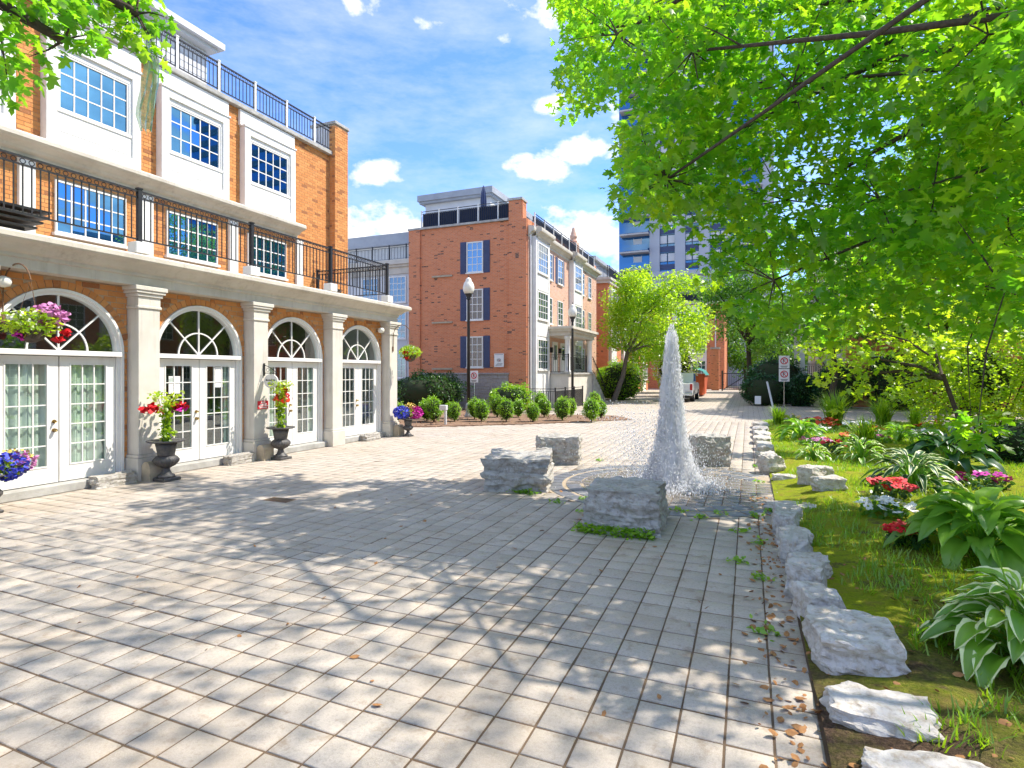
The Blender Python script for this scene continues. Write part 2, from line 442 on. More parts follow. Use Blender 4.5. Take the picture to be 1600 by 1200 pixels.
class MB:
    def __init__(s, fr=None):
        s.v, s.f, s.mi = [], [], []
        s.fr = fr; s.cur = 0
        s.flip = False
        if fr: s.flip = fr[1].cross(fr[2]).z < 0
    def add(s, V, F):
        n = len(s.v)
        if s.fr:
            o, a, b = s.fr
            V = [tuple(o + a * p[0] + b * p[1] + Vector((0, 0, p[2]))) for p in V]
        s.v.extend(V)
        for f in F:
            f = [i + n for i in f]
            if s.flip: f.reverse()
            s.f.append(f); s.mi.append(s.cur)
        return s
    def box(s, a0, a1, b0, b1, z0, z1, ch=0.0):
        if not ch:
            V = [(a0, b0, z0), (a1, b0, z0), (a1, b1, z0), (a0, b1, z0), (a0, b0, z1), (a1, b0, z1), (a1, b1, z1), (a0, b1, z1)]
            return s.add(V, [(3, 2, 1, 0), (4, 5, 6, 7), (0, 1, 5, 4), (1, 2, 6, 5), (2, 3, 7, 6), (3, 0, 4, 7)])
        A, B, Z = (a0, a1), (b0, b1), (z0, z1)
        V, idx = [], {}
        for i in (0, 1):
            for j in (0, 1):
                for k in (0, 1):
                    sa, sb, sz = (1 - 2 * i) * ch, (1 - 2 * j) * ch, (1 - 2 * k) * ch
                    idx[i, j, k] = len(V)
                    V += [(A[i], B[j] + sb, Z[k] + sz), (A[i] + sa, B[j], Z[k] + sz), (A[i] + sa, B[j] + sb, Z[k])]
        F = []
        for i in (0, 1):
            q = [idx[i, 0, 0], idx[i, 1, 0], idx[i, 1, 1], idx[i, 0, 1]]; F.append(q if i else q[::-1])
            q = [idx[0, i, 0] + 1, idx[1, i, 0] + 1, idx[1, i, 1] + 1, idx[0, i, 1] + 1]; F.append(q[::-1] if i else q)
            q = [idx[0, 0, i] + 2, idx[1, 0, i] + 2, idx[1, 1, i] + 2, idx[0, 1, i] + 2]; F.append(q if i else q[::-1])
        for i in (0, 1):
            for j in (0, 1):
                e = (i + j) % 2
                q = [idx[i, j, 0], idx[i, j, 1], idx[i, j, 1] + 1, idx[i, j, 0] + 1]; F.append(q if e == 0 else q[::-1])
                q = [idx[i, 0, j], idx[i, 1, j], idx[i, 1, j] + 2, idx[i, 0, j] + 2]; F.append(q[::-1] if e == 0 else q)
                q = [idx[0, i, j] + 1, idx[1, i, j] + 1, idx[1, i, j] + 2, idx[0, i, j] + 2]; F.append(q if e == 0 else q[::-1])
                for k in (0, 1):
                    b = idx[i, j, k]; F.append((b, b + 1, b + 2) if (i + j + k) % 2 else (b + 2, b + 1, b))
        return s.add(V, F)
    def quad(s, *P): return s.add(list(P), [tuple(range(len(P)))])
    def tube(s, P, rad, n=8, cap=True):
        P = [Vector(p) for p in P]
        if isinstance(rad, (int, float)): rad = [rad] * len(P)
        V, F = [], []
        for i, p in enumerate(P):
            t = (P[min(i + 1, len(P) - 1)] - P[max(i - 1, 0)])
            t = t.normalized() if t.length > 1e-9 else Vector((0, 0, 1))
            up = Vector((0, 0, 1)) if abs(t.z) < 0.95 else Vector((1, 0, 0))
            x = t.cross(up).normalized(); y = t.cross(x)
            for k in range(n):
                a = 2 * math.pi * k / n
                V.append(tuple(p + (x * math.cos(a) + y * math.sin(a)) * rad[i]))
        for i in range(len(P) - 1):
            for k in range(n):
                F.append((i * n + k, i * n + (k + 1) % n, (i + 1) * n + (k + 1) % n, (i + 1) * n + k))
        if cap:
            F.append(tuple(range(n))); F.append(tuple(reversed(range((len(P) - 1) * n, len(P) * n))))
        return s.add(V, F)
    def lathe(s, prof, n=20, c=(0, 0, 0), lobes=0, amp=0.0):
        V, F = [], []
        for i, q in enumerate(prof):
            r, z = q[0], q[1]; am = q[2] if len(q) > 2 else 0
            for k in range(n):
                a = 2 * math.pi * k / n
                rr = r * (1 + am * math.cos(lobes * a))
                V.append((c[0] + rr * math.cos(a), c[1] + rr * math.sin(a), c[2] + z))
        for i in range(len(prof) - 1):
            for k in range(n):
                F.append((i * n + k, i * n + (k + 1) % n, (i + 1) * n + (k + 1) % n, (i + 1) * n + k))
        F.append(tuple(reversed(range(n)))); F.append(tuple(range((len(prof) - 1) * n, len(prof) * n)))
        return s.add(V, F)
    def prism(s, poly, o0, o1):
        """poly in (a, z), extruded from o0 to o1"""
        n = len(poly)
        V = [(p[0], o0, p[1]) for p in poly] + [(p[0], o1, p[1]) for p in poly]
        F = [tuple(range(n)), tuple(reversed(range(n, 2 * n)))]
        for i in range(n): F.append((i, i + n, (i + 1) % n + n, (i + 1) % n))
        return s.add(V, F)
    def torus(s, c, R0, r, ax=1, n=12, m=5):
        V, F = [], []
        for i in range(n):
            a = 2 * math.pi * i / n
            for j in range(m):
                b = 2 * math.pi * j / m
                rr = R0 + r * math.cos(b); p = [rr * math.cos(a), rr * math.sin(a)]
                q = [0, 0, 0]; o = [k for k in range(3) if k != ax]
                q[o[0]], q[o[1]], q[ax] = p[0], p[1], r * math.sin(b)
                V.append((c[0] + q[0], c[1] + q[1], c[2] + q[2]))
        for i in range(n):
            for j in range(m):
                F.append((i * m + j, ((i + 1) % n) * m + j, ((i + 1) % n) * m + (j + 1) % m, i * m + (j + 1) % m))
        return s.add(V, F)
    def mesh(s, name, mats, smooth=False):
        me = bpy.data.meshes.new(name)
        me.from_pydata(s.v, [], s.f)
        for m in (mats if isinstance(mats, (list, tuple)) else [mats]): me.materials.append(MATS[m])
        if any(s.mi): me.polygons.foreach_set('material_index', s.mi)
        if smooth: me.polygons.foreach_set('use_smooth', [True] * len(s.f))
        me.update()
        return me
    def build(s, name, mats, parent=None, smooth=False):
        return link(name, s.mesh(name, mats, smooth), parent)


def link(name, data, parent=None, loc=None):
    """loc None: the mesh is in world coordinates (or in the root's own when the root stands at the origin)"""
    o = bpy.data.objects.new(name, data)
    col.objects.link(o)
    w = Vector(loc) if loc is not None else Vector((0, 0, 0))
    if parent is not None:
        o.parent = parent
        o.location = w - WORLD[parent.name]
    else: o.location = w
    WORLD[o.name] = w
    return o


def tag(o, label=None, cat=None, group=None, kind=None):
    for k, v in (('label', label), ('category', cat), ('group', group), ('kind', kind)):
        if v: o[k] = v
    return o


def thing(name, label, cat, loc=(0, 0, 0), group=None):
    return tag(link(name, None, None, loc), label, cat, group)


def struct(name, mb, mat): return tag(mb.build(name, mat), kind='structure')


KIDS = {}


def copy_tree(o, parent=None):
    kids = [c for c in o.children]
    c = o.copy(); col.objects.link(c); c.parent = parent
    for k in kids: copy_tree(k, c)
    return c


def fast_mesh(name, V, F, mat, smooth=False, mi=None):
    """V (n,3), F (m,k) arrays"""
    me = bpy.data.meshes.new(name)
    V = np.asarray(V, np.float32); F = np.asarray(F, np.int32)
    me.vertices.add(len(V)); me.vertices.foreach_set('co', V.ravel())
    m, k = F.shape
    me.loops.add(m * k); me.loops.foreach_set('vertex_index', F.ravel())
    me.polygons.add(m); me.polygons.foreach_set('loop_start', np.arange(0, m * k, k, dtype=np.int32))
    for x in (mat if isinstance(mat, (list, tuple)) else [mat]): me.materials.append(MATS[x])
    if mi is not None: me.polygons.foreach_set('material_index', np.asarray(mi, np.int32))
    if smooth: me.polygons.foreach_set('use_smooth', np.ones(m, bool))
    me.update(calc_edges=True)
    return me


def leaf_template(kind):
    if kind == 'maple':
        h = [(0.0, 0.0), (0.34, -0.03), (0.20, 0.20), (0.53, 0.48), (0.17, 0.50), (0.21, 0.72)]
        out = h + [(0, 1.0)] + [(-x, y) for x, y in reversed(h[1:])]
        c = (0, 0.3)
    elif kind == 'small':
        out = [(0, 0), (0.26, 0.4), (0, 1.0), (-0.26, 0.4)]; c = None
    elif kind == 'oval':
        out = [(0, 0), (0.28, 0.25), (0.30, 0.6), (0, 1.0), (-0.30, 0.6), (-0.28, 0.25)]; c = (0, 0.45)
    elif kind == 'blade':
        out = [(-0.05, 0), (0.05, 0), (0.04, 0.5), (0, 1.0), (-0.04, 0.5)]; c = (0, 0.4)
    elif kind == 'petal':
        out = [(0, -0.5), (0.4, -0.4), (0.5, 0.1), (0.3, 0.5), (-0.3, 0.5), (-0.5, 0.1), (-0.4, -0.4)]; c = (0, 0)
    n = len(out)
    if c is None: V = out; T = [(i, (i + 1) % n, (i + 2) % n) for i in ()] + [(0, 1, 2), (0, 2, 3)]
    else: V = out + [c]; T = [(i, (i + 1) % n, n) for i in range(n)]
    V = np.array(V, float)
    z = -0.22 * np.abs(V[:, 0]) - 0.18 * (V[:, 1] - 0.2) ** 2 if kind != 'blade' else -0.5 * V[:, 1] ** 3 * 0.3
    return np.column_stack([V, z]), np.array(T)


LT = {k: leaf_template(k) for k in ('maple', 'small', 'oval', 'blade', 'petal')}


def rotations(yaw, pitch, roll):
    cy, sy, cp, sp, cr, sr = np.cos(yaw), np.sin(yaw), np.cos(pitch), np.sin(pitch), np.cos(roll), np.sin(roll)
    z, o = np.zeros_like(yaw), np.ones_like(yaw)
    Rz = np.stack([np.stack([cy, -sy, z], -1), np.stack([sy, cy, z], -1), np.stack([z, z, o], -1)], -2)
    Rx = np.stack([np.stack([o, z, z], -1), np.stack([z, cp, -sp], -1), np.stack([z, sp, cp], -1)], -2)
    Ry = np.stack([np.stack([cr, z, sr], -1), np.stack([z, o, z], -1), np.stack([-sr, z, cr], -1)], -2)
    return Rz @ Rx @ Ry


def leaves(C, Rm, S, kind):
    tv, tt = LT[kind]
    V = C[:, None, :] + S[:, None, None] * np.einsum('nij,kj->nki', Rm, tv)
    F = tt[None] + (np.arange(len(C)) * len(tv))[:, None, None]
    return V.reshape(-1, 3), F.reshape(-1, 3)


def in_ball(n, shell=0.35):
    d = rng.normal(size=(n, 3)); d /= np.linalg.norm(d, axis=1)[:, None]
    return d * (rng.uniform(shell ** 3, 1, n) ** (1 / 3))[:, None]


def leaf_cloud(C, size, kind, pitch=(-1.1, 0.2), jitter=0.35):
    n = len(C)
    Rm = rotations(rng.uniform(0, 6.283, n), rng.uniform(pitch[0], pitch[1], n), rng.normal(0, 0.45, n))
    return Rm, size * rng.uniform(1 - jitter, 1 + jitter, n)


def stuff_leaves(name, C, size, kind, mat, parent=None, pitch=(-1.1, 0.2)):
    C = np.asarray(C, float)
    Rm, S = leaf_cloud(C, size, kind, pitch)
    V, F = leaves(C, Rm, S, kind)
    return tag(link(name, fast_mesh(name, V, F, mat), parent), kind='stuff')


def cam_xy(P):
    c, s = math.cos(YAW), math.sin(YAW)
    r = P[:, 0] * c + P[:, 1] * s; d = -P[:, 0] * s + P[:, 1] * c
    return r, d


def tree(name, label, loc, fork, blobs, trunk_r, kind, size, dens, mat, groups=6, single=0, bark='bark', bent=0.15, thin=1.0):
    """tapered trunk, limbs to groups of leaf sprays, twigs inside each spray; blobs are (x, y, z, r)"""
    B = np.array(blobs, float)
    root = thing(name, label, 'tree', loc)
    fk = Vector(fork); base = Vector(loc)
    t = MB(); mid = base.lerp(fk, 0.5) + Vector((bent, -bent * 0.5, 0))
    t.tube([base - Vector((0, 0, 0.1)), base + Vector((0, 0, 0.15)), mid, fk], [trunk_r * 1.5, trunk_r * 1.1, trunk_r * 0.9, trunk_r * 0.75], 12)
    t.build('trunk', bark, root, True)
    k = min(groups, len(B)); cen = B[rng.choice(len(B), k, replace=False), :3].copy()
    for _ in range(12):
        a = np.argmin(((B[:, None, :3] - cen[None]) ** 2).sum(-1), 1)
        for i in range(k):
            if (a == i).any(): cen[i] = B[a == i, :3].mean(0)
    for i in range(k):
        q = Vector(cen[i]); L = (q - fk).length
        m = MB(); kn = fk.lerp(q, 0.5) + Vector((rng.normal(0, .10), rng.normal(0, .10), rng.uniform(-.02, .14))) * L
        r1 = min(trunk_r * 0.55, 0.025 + 0.012 * L) * thin * rng.uniform(.7, 1.4)
        m.tube([fk - Vector((0, 0, 0.1)), fk.lerp(kn, 0.5) + Vector((rng.normal(0, .04), rng.normal(0, .04), 0.03)) * L, kn, q], [r1 * 1.2, r1, r1 * 0.75, r1 * 0.4], 7)
        for b in B[a == i]:
            e = Vector(b[:3]); d = e - q
            if d.length < 0.05: continue
            st = min((fk.lerp(kn, .5), kn, kn.lerp(q, .33), kn.lerp(q, .66), q), key=lambda p_: (p_ - e).length); d = e - st
            m.tube([st, st.lerp(e, 0.5) + Vector((rng.normal(0, .05), rng.normal(0, .05), 0.07)) * d.length, e + Vector((0, 0, 0.2 * b[3]))], [min(.016, r1 * .3), .009, .003], 5, False)
        m.build('limb', bark, root, True)
    n = np.maximum(6, (dens * B[:, 3] ** 2 / size ** 2)).astype(int)
    C = np.repeat(B[:, :3], n, 0) + in_ball(n.sum(), 0.2) * np.repeat(B[:, 3], n)[:, None] * np.array([1.1, 1.1, 0.85])
    Rm, S = leaf_cloud(C, size, kind)
    keep = np.ones(len(C), bool)
    if single:
        r, d = cam_xy(C); up = C[:, 2] - CAM_H
        seen = (d > 0.5) & (np.abs(r) < 0.89 * d) & (up < 0.64 * d) & (up > -0.68 * d)
        px = np.where(seen, S / np.maximum(d, 0.1), 0)
        pick = np.argsort(-px)[:single]
        keep[pick] = False
        tv, tt = LT[kind]
        me = fast_mesh('leaf', tv, tt, mat)
        for i in pick:
            o = bpy.data.objects.new('leaf', me); col.objects.link(o); o.parent = root
            M = Matrix(Rm[i].tolist()).to_4x4() * 1.0
            M = Matrix.Translation(Vector(C[i]) - base) @ M @ Matrix.Scale(float(S[i]), 4)
            o.matrix_local = M
    V, F = leaves(C[keep], Rm[keep], S[keep], kind)
    tag(link('crown', fast_mesh('crown', V, F, mat), root), kind='stuff')
    return root

# ---------------------------------------------------------------- ground
g = MB(); g.box(-400, 400, -200, 600, -0.5, -0.06); struct('ground', g, 'gravel_grey')
g = MB(); g.box(-16, 30, 24.0, 90, -0.3, -0.004); g.box(-16, -10.1, -12, 24.0, -0.3, -0.004); g.box(-10.1, 30, -12, 0.9, -0.3, -0.004)
g.box(6.4, 30, 0.9, 24.0, -0.3, -0.004)
struct('far_paving', g, 'paver_sheet')
g = MB(); g.box(-10.1, 6.4, 0.9, 24.0, -0.3, -0.0055); plaza = struct('plaza', g, 'joint_sand')

BED = [(-16.0, 15.3), (-10.5, 17.5), (-7.6, 19.9), (-4.4, 23.4), (-5.4, 25.2), (-8.0, 24.8), (-10.4, 24.4), (-10.7, 27.45), (-18, 27.45)]


def in_poly(x, y, P):
    c = False; j = len(P) - 1
    for i in range(len(P)):
        if (P[i][1] > y) != (P[j][1] > y) and x < (P[j][0] - P[i][0]) * (y - P[i][1]) / (P[j][1] - P[i][1]) + P[i][0]: c = not c
        j = i
    return c


def build_pavers():
    pts = []
    for i in range(-38, 6):
        for j in range(-9, 88):
            x, y = -1.0698 + PAVE * (i + 0.5), 3.141 + 0.2395 * (j + 0.5)
            rr = math.hypot(x - FOUNT[0], y - FOUNT[1])
            if 1.62 < rr < 2.12 or in_poly(x, y, BED): continue
            if -6.72 < x < -6.3 and 6.38 < y < 6.62: continue
            pts.append((x, y))
    P = np.array(pts)
    r, d = cam_xy(P)
    v = 1.92 / np.maximum(d, 0.1)
    seen = (d > 0.5) & (np.abs(r) < 0.93 * d) & (v < 0.74)
    order = np.argsort(np.where(seen, d, 1e6))
    near, rest = order[:300], order[300:]
    h, q = 0.1132, 0.1085
    tv = np.array([(x * h, y * h, z) for z in (-0.05, -0.0035) for x, y in ((-1, -1), (1, -1), (1, 1), (-1, 1))] + [(x * q, y * q, 0) for x, y in ((-1, -1), (1, -1), (1, 1), (-1, 1))])
    tf = np.array([(0, 1, 5, 4), (1, 2, 6, 5), (2, 3, 7, 6), (3, 0, 4, 7), (4, 5, 9, 8), (5, 6, 10, 9), (6, 7, 11, 10), (7, 4, 8, 11), (8, 9, 10, 11)])
    me = fast_mesh('paver', tv, tf, 'paver')
    for i in near:
        o = bpy.data.objects.new('paver', me); col.objects.link(o); o.parent = plaza
        o.location = (P[i, 0] + rng.normal(0, .0012), P[i, 1] + rng.normal(0, .0012), rng.normal(0, 0.0014))
        o.rotation_euler = (rng.normal(0, .006), rng.normal(0, .006), rng.normal(0, .006))
    n = len(rest)
    Rm = rotations(rng.normal(0, .006, n), rng.normal(0, .006, n), rng.normal(0, .006, n))
    C = np.column_stack([P[rest] + rng.normal(0, .0012, (n, 2)), rng.normal(0, 0.0014, n)])
    V = C[:, None, :] + np.einsum('nij,kj->nki', Rm, tv)
    F = tf[None] + (np.arange(n) * 12)[:, None, None]
    tag(link('paving_field', fast_mesh('paving_field', V.reshape(-1, 3), F.reshape(-1, 4), 'paver'), plaza), kind='stuff')


build_pavers()


def ring_stones():
    """two bands of wedge setts round the jet, with a sand joint between them"""
    for (r0, r1, n) in ((1.56, 1.80, 40), (1.87, 2.12, 46)):
        for i in range(n):
            a0, a1 = 2 * math.pi * i / n + 0.008, 2 * math.pi * (i + 1) / n - 0.008
            x = FOUNT[0] + r1 * math.cos(a0)
            if x > 0.33: continue
            m = MB(); P = []
            for z, e in ((-0.05, 0), (0.002, 0), (0.007, 0.006)):
                for rr, aa in ((r0 + e, a0 + e / 2), (r1 - e, a0 + e / 2), (r1 - e, a1 - e / 2), (r0 + e, a1 - e / 2)):
                    P.append((FOUNT[0] + rr * math.cos(aa), FOUNT[1] + rr * math.sin(aa), z))
            m.add(P, [(0, 1, 5, 4), (1, 2, 6, 5), (2, 3, 7, 6), (3, 0, 4, 7), (4, 5, 9, 8), (5, 6, 10, 9), (6, 7, 11, 10), (7, 4, 8, 11), (8, 9, 10, 11)])
            m.build('ring_sett', 'slate_sett' if r0 > 1.8 or i % 7 else 'paver', plaza)
    s_ = MB(); V = []
    for i in range(64):
        a = 2 * math.pi * i / 64
        V += [(FOUNT[0] + 1.50 * math.cos(a), FOUNT[1] + 1.50 * math.sin(a), -0.002), (FOUNT[0] + 2.17 * math.cos(a), FOUNT[1] + 2.17 * math.sin(a), -0.002)]
    s_.add(V, [(2 * i, 2 * i + 1, (2 * i + 3) % 128, (2 * i + 2) % 128) for i in range(64)])
    s_.build('ring_bed', 'ring_sand', plaza)


ring_stones()

m = MB(); m.v = [(x, y, 0.03) for x, y in BED] + [(x, y, -0.1) for x, y in BED]
nb = len(BED); m.f = [tuple(range(nb))] + [(i + nb, (i + 1) % nb + nb, (i + 1) % nb, i) for i in range(nb)]; m.mi = [0] * len(m.f)
struct('mulch_bed', m, 'mulch')


def garden_z(x, y):
    e = min(1, max(0, (x - 0.36) / 0.7))
    z = 0.02 + 0.10 * e + 0.05 * e * math.sin(x * 1.3 + y * 0.6) + 0.03 * mnoise.noise((x * 1.5, y * 1.5, 0)) + 0.012 * mnoise.noise((x * 7, y * 7, 3))
    end = min(1, max(0, (25.2 - y) / 1.2)) * min(1, max(0, (6.3 - x) / 0.5))
    return z * end - 0.03 * (1 - end)


def garden():
    nx, ny = 60, 190
    V, F = [], []
    for i in range(nx + 1):
        for j in range(ny + 1):
            x, y = 0.37 + 6.0 * i / nx, 0.9 + 24.5 * j / ny
            V.append((x, y, garden_z(x, y)))
    for i in range(nx):
        for j in range(ny):
            a = i * (ny + 1) + j; F.append((a, a + ny + 1, a + ny + 2, a + 1))
    tag(link('garden_ground', fast_mesh('garden_ground', V, F, 'moss_ground', True)), kind='structure')


garden()

# ---------------------------------------------------------------- shared building pieces


def window(parent, fr, a, z, w, h, cols, rows, glassmat='far_glass', trim='white_trim', each=False, fw=0.05, mw=0.022, o=0.0, name='window', sill=True):
    """frame and muntins are the part; panes (or one glazing) its sub-parts. a, z: lower corner of the whole frame"""
    m = MB(fr)
    m.box(a, a + fw, o - 0.03, o + 0.03, z, z + h); m.box(a + w - fw, a + w, o - 0.03, o + 0.03, z, z + h)
    m.box(a + fw, a + w - fw, o - 0.03, o + 0.03, z, z + fw); m.box(a + fw, a + w - fw, o - 0.03, o + 0.03, z + h - fw, z + h)
    iw, ih = w - 2 * fw, h - 2 * fw
    for c in range(1, cols):
        x = a + fw + iw * c / cols; m.box(x - mw / 2, x + mw / 2, o - 0.012, o + 0.013, z + fw, z + h - fw)
    for r_ in range(1, rows):
        y = z + fw + ih * r_ / rows; m.box(a + fw, a + w - fw, o - 0.010, o + 0.011, y - mw / 2, y + mw / 2)
    if sill: m.box(a - 0.04, a + w + 0.04, o - 0.03, o + 0.075, z - 0.06, z - 0.003)
    win = m.build(name, trim, parent)
    if each:
        pw, ph = iw / cols, ih / rows
        p = MB((Vector((0, 0, 0)), fr[1], fr[2])); p.box(-pw / 2 + 0.004, pw / 2 - 0.004, -0.003, 0.003, -ph / 2 + 0.004, ph / 2 - 0.004)
        me = p.mesh('pane', glassmat)
        for c in range(cols):
            for r_ in range(rows):
                q = fr[0] + fr[1] * (a + fw + pw * (c + .5)) + fr[2] * (o - 0.002) + Vector((0, 0, z + fw + ph * (r_ + .5)))
                pn = link('pane', me, win, q)
                pn.rotation_euler = (rng.normal(0, .004), rng.normal(0, .004), rng.normal(0, .004))
    else:
        p = MB(fr); p.box(a + fw * .5, a + w - fw * .5, o - 0.006, o - 0.001, z + fw * .5, z + h - fw * .5)
        p.build('glazing', glassmat, win)
    return win


def railing(parent, P0, P1, z0, z1, posts, mat='iron', step=0.115, post_r=0.03, rings=False, base=None, name='railing', post_mat=None, bal=0.008):
    """iron railing from P0 to P1 (x, y); posts are fractions along it"""
    A, B = Vector((P0[0], P0[1], 0)), Vector((P1[0], P1[1], 0)); L = (B - A).length; t = (B - A) / L
    fr = (A, t, Vector((t.y, -t.x, 0)))
    m = MB(fr)
    m.box(0, L, -0.022, 0.022, z1 - 0.03, z1); m.box(0, L, -0.014, 0.014, z1 - 0.14, z1 - 0.118); m.box(0, L, -0.014, 0.014, z0 + 0.05, z0 + 0.072)
    n = int(L / step)
    for i in range(1, n):
        a = L * i / n
        m.box(a - bal, a + bal, -bal, bal, z0 + 0.072, z1 - 0.14)
        if rings: m.torus((a, 0, z1 - 0.074), 0.036, 0.007, 1, 10, 4)
    rail = m.build(name, mat, parent)
    for f in posts:
        p = MB(fr); a = L * f; p.box(a - post_r, a + post_r, -post_r, post_r, z0, z1 + 0.02); p.box(a - post_r * 1.3, a + post_r * 1.3, -post_r * 1.3, post_r * 1.3, z1 + 0.02, z1 + 0.045)
        p.build('post', post_mat or mat, rail)
        if base:
            p = MB(fr); p.box(a - 0.13, a + 0.13, -0.12, 0.12, base, z0 - 0.001, 0.01); p.build('post_block', 'white_trim', rail)
    return rail


def sweep(parent, name, prof, x0, ya, yb, mat, ret=None):
    """moulding: prof is (outward, z); runs along Y at x0 from ya to yb and, with ret, turns the corner and runs back to x = ret"""
    V, F = [], []
    n = len(prof)
    for o, z in prof: V.append((x0 + o, ya, z))
    for o, z in prof: V.append((x0 + o, yb + (o if ret is not None else 0), z))
    k = 2
    if ret is not None:
        for o, z in prof: V.append((ret, yb + o, z))
        k = 3
    for s_ in range(k - 1):
        for i in range(n - 1): F.append((s_ * n + i, (s_ + 1) * n + i, (s_ + 1) * n + i + 1, s_ * n + i + 1))
    F.append(tuple(range(n))); F.append(tuple(reversed(range((k - 1) * n, k * n))))
    m = MB(); m.add(V, F)
    return m.build(name, mat, parent)


# ---------------------------------------------------------------- the arcade building
def arcade_building():
    root = thing('arcade_building', 'orange brick building with arched white french doors, iron terrace railing and white upper windows', 'building', (-11.6, 8.5, 0))
    WX, PX = -10.32, -10.02                         # brick face, pilaster face
    doors = [3.15, 5.71, 8.27, 10.83, 13.39]
    pil = [4.43, 6.99, 9.55, 12.11, 14.67]
    ZS, RO = 2.29, 1.0                              # spring line, outer radius of the white arch
    fr = FX(WX)
    bricks = []                                     # (frame, a0, a1, z0, z1)
    wall = MB(fr)
    for dy in doors:
        n = 48
        for i in range(n):
            ya, yb = -1.07 + 2.14 * i / n, -1.07 + 2.14 * (i + 1) / n
            bot = [ZS + math.sqrt(max(0, RO * RO - t * t)) if abs(t) < RO else 0.0 for t in (ya, yb)]
            wall.quad((dy + ya, 0, bot[0]), (dy + yb, 0, bot[1]), (dy + yb, 0, 3.5), (dy + ya, 0, 3.5))
        for c in range(36):
            z0 = 0.02 + 0.0985 * c
            if z0 + 0.086 > 3.5: break
            off = 0.14 if c % 2 else 0.0
            zm = z0 + 0.043
            cut = math.sqrt(max(0, 1.145 ** 2 - (zm - ZS) ** 2)) if zm > ZS - 0.02 else 1.005
            if zm > ZS + 1.145: cut = 0
            y = -1.07 - off
            while y < 1.07:
                a0, a1 = max(y, -1.068), min(y + 0.268, 1.068); y += 0.28
                for s0, s1 in ((a0, min(a1, -cut)), (max(a0, cut), a1)) if cut > 0 else ((a0, a1),):
                    if s1 - s0 > 0.025: bricks.append((dy + s0, dy + s1, z0, z0 + 0.086))
    wall.build('wall', 'mortar', root)
    # bricks of the arcade, the largest in view, one by one; then the arch rings
    vis = [b for b in bricks if b[0] > 4.5]
    vis.sort(key=lambda b: b[0] - (2.0 if b[2] > 2.2 else 0))
    single = [b for b in vis if b[2] > 2.1][:190]
    rest = [b for b in bricks if b not in single]
    shared = {}
    def brick_obj(a0, a1, z0, z1):
        key = round(a1 - a0, 3)
        if key not in shared:
            m = MB((Vector((0, 0, 0)), Vector((0, 1, 0)), Vector((1, 0, 0)))); m.box(-key / 2, key / 2, -0.03, 0.009, -0.043, 0.043, 0.004)
            shared[key] = m.mesh('brick', 'orange_brick')
        link('brick', shared[key], root, (WX + rng.normal(0, .0012), (a0 + a1) / 2, (z0 + z1) / 2))
    for b in single: brick_obj(*b)
    field = MB(fr)
    for (a0, a1, z0, z1) in rest: field.box(a0, a1, -0.03, 0.009, z0, z1)
    vm = None
    for dy in doors:
        nv = 30
        for i in range(nv):
            a0, a1 = math.pi * i / nv + 0.006, math.pi * (i + 1) / nv - 0.006
            if dy > 4 and dy < 12:
                if vm is None:
                    m = MB((Vector((0, 0, 0)), Vector((0, 1, 0)), Vector((1, 0, 0)))); w0, w1 = 1.008 * math.pi / nv - .012, 1.13 * math.pi / nv - .012
                    m.prism([(-w0 / 2, -0.061), (w0 / 2, -0.061), (w1 / 2, 0.061), (-w1 / 2, 0.061)], -0.03, 0.011); vm = m.mesh('brick', 'orange_brick')
                am = (a0 + a1) / 2
                o = link('brick', vm, root, (WX, dy + 1.069 * math.cos(am), ZS + 1.069 * math.sin(am)))
                o.rotation_euler = (am - math.pi / 2, 0, 0)
            else:
                field.add([(dy + r_ * math.cos(a), o_, ZS + r_ * math.sin(a)) for o_ in (-0.02, 0.011) for r_, a in ((1.008, a0), (1.13, a0), (1.13, a1), (1.008, a1))],
                          [(0, 1, 2, 3), (7, 6, 5, 4), (0, 4, 5, 1), (1, 5, 6, 2), (2, 6, 7, 3), (3, 7, 4, 0)])
    # upper storeys: brick face at UX with white window bays
    UX = -12.65
    up = FX(UX)
    uw = MB(up); uw.quad((1.0, 0, 3.9), (15.5, 0, 3.9), (15.5, 0, 9.05), (1.0, 0, 9.05)); uw.box(14.86, 15.5, 0.0, 0.24, 3.9, 10.02)
    uw.quad((15.5, 0, 0), (15.5, -8, 0), (15.5, -8, 9.05), (15.5, 0, 9.05))
    uw.build('upper_wall', 'mortar', root)
    bays = [4.31, 6.65, 8.98, 11.32]                # left edge of each bay, 1.85 wide
    def free(a0, a1, z0, z1):
        out = [(a0, a1)]
        for b in bays:
            h = (b - .003, b + 1.853) if z1 > 6.42 else ((b + .235, b + 1.615) if z0 < 5.74 and z1 > 4.64 else None)
            if h: out = [q for p in out for q in ((p[0], min(p[1], h[0])), (max(p[0], h[1]), p[1])) if q[1] > q[0]]
        return out
    for c in range(64):
        z0 = 3.95 + 0.0805 * c
        if z0 + 0.07 > 9.03: break
        y = 4.2 - (0.115 if c % 2 else 0)
        while y < 14.86:
            a0, a1 = y, min(y + 0.221, 14.852); y += 0.23
            for s0, s1 in free(a0, a1, z0, z0 + 0.07):
                if s1 - s0 > .02: field.box(s0, s1, UX - WX - 0.02, UX - WX + 0.008, z0, z0 + 0.07)
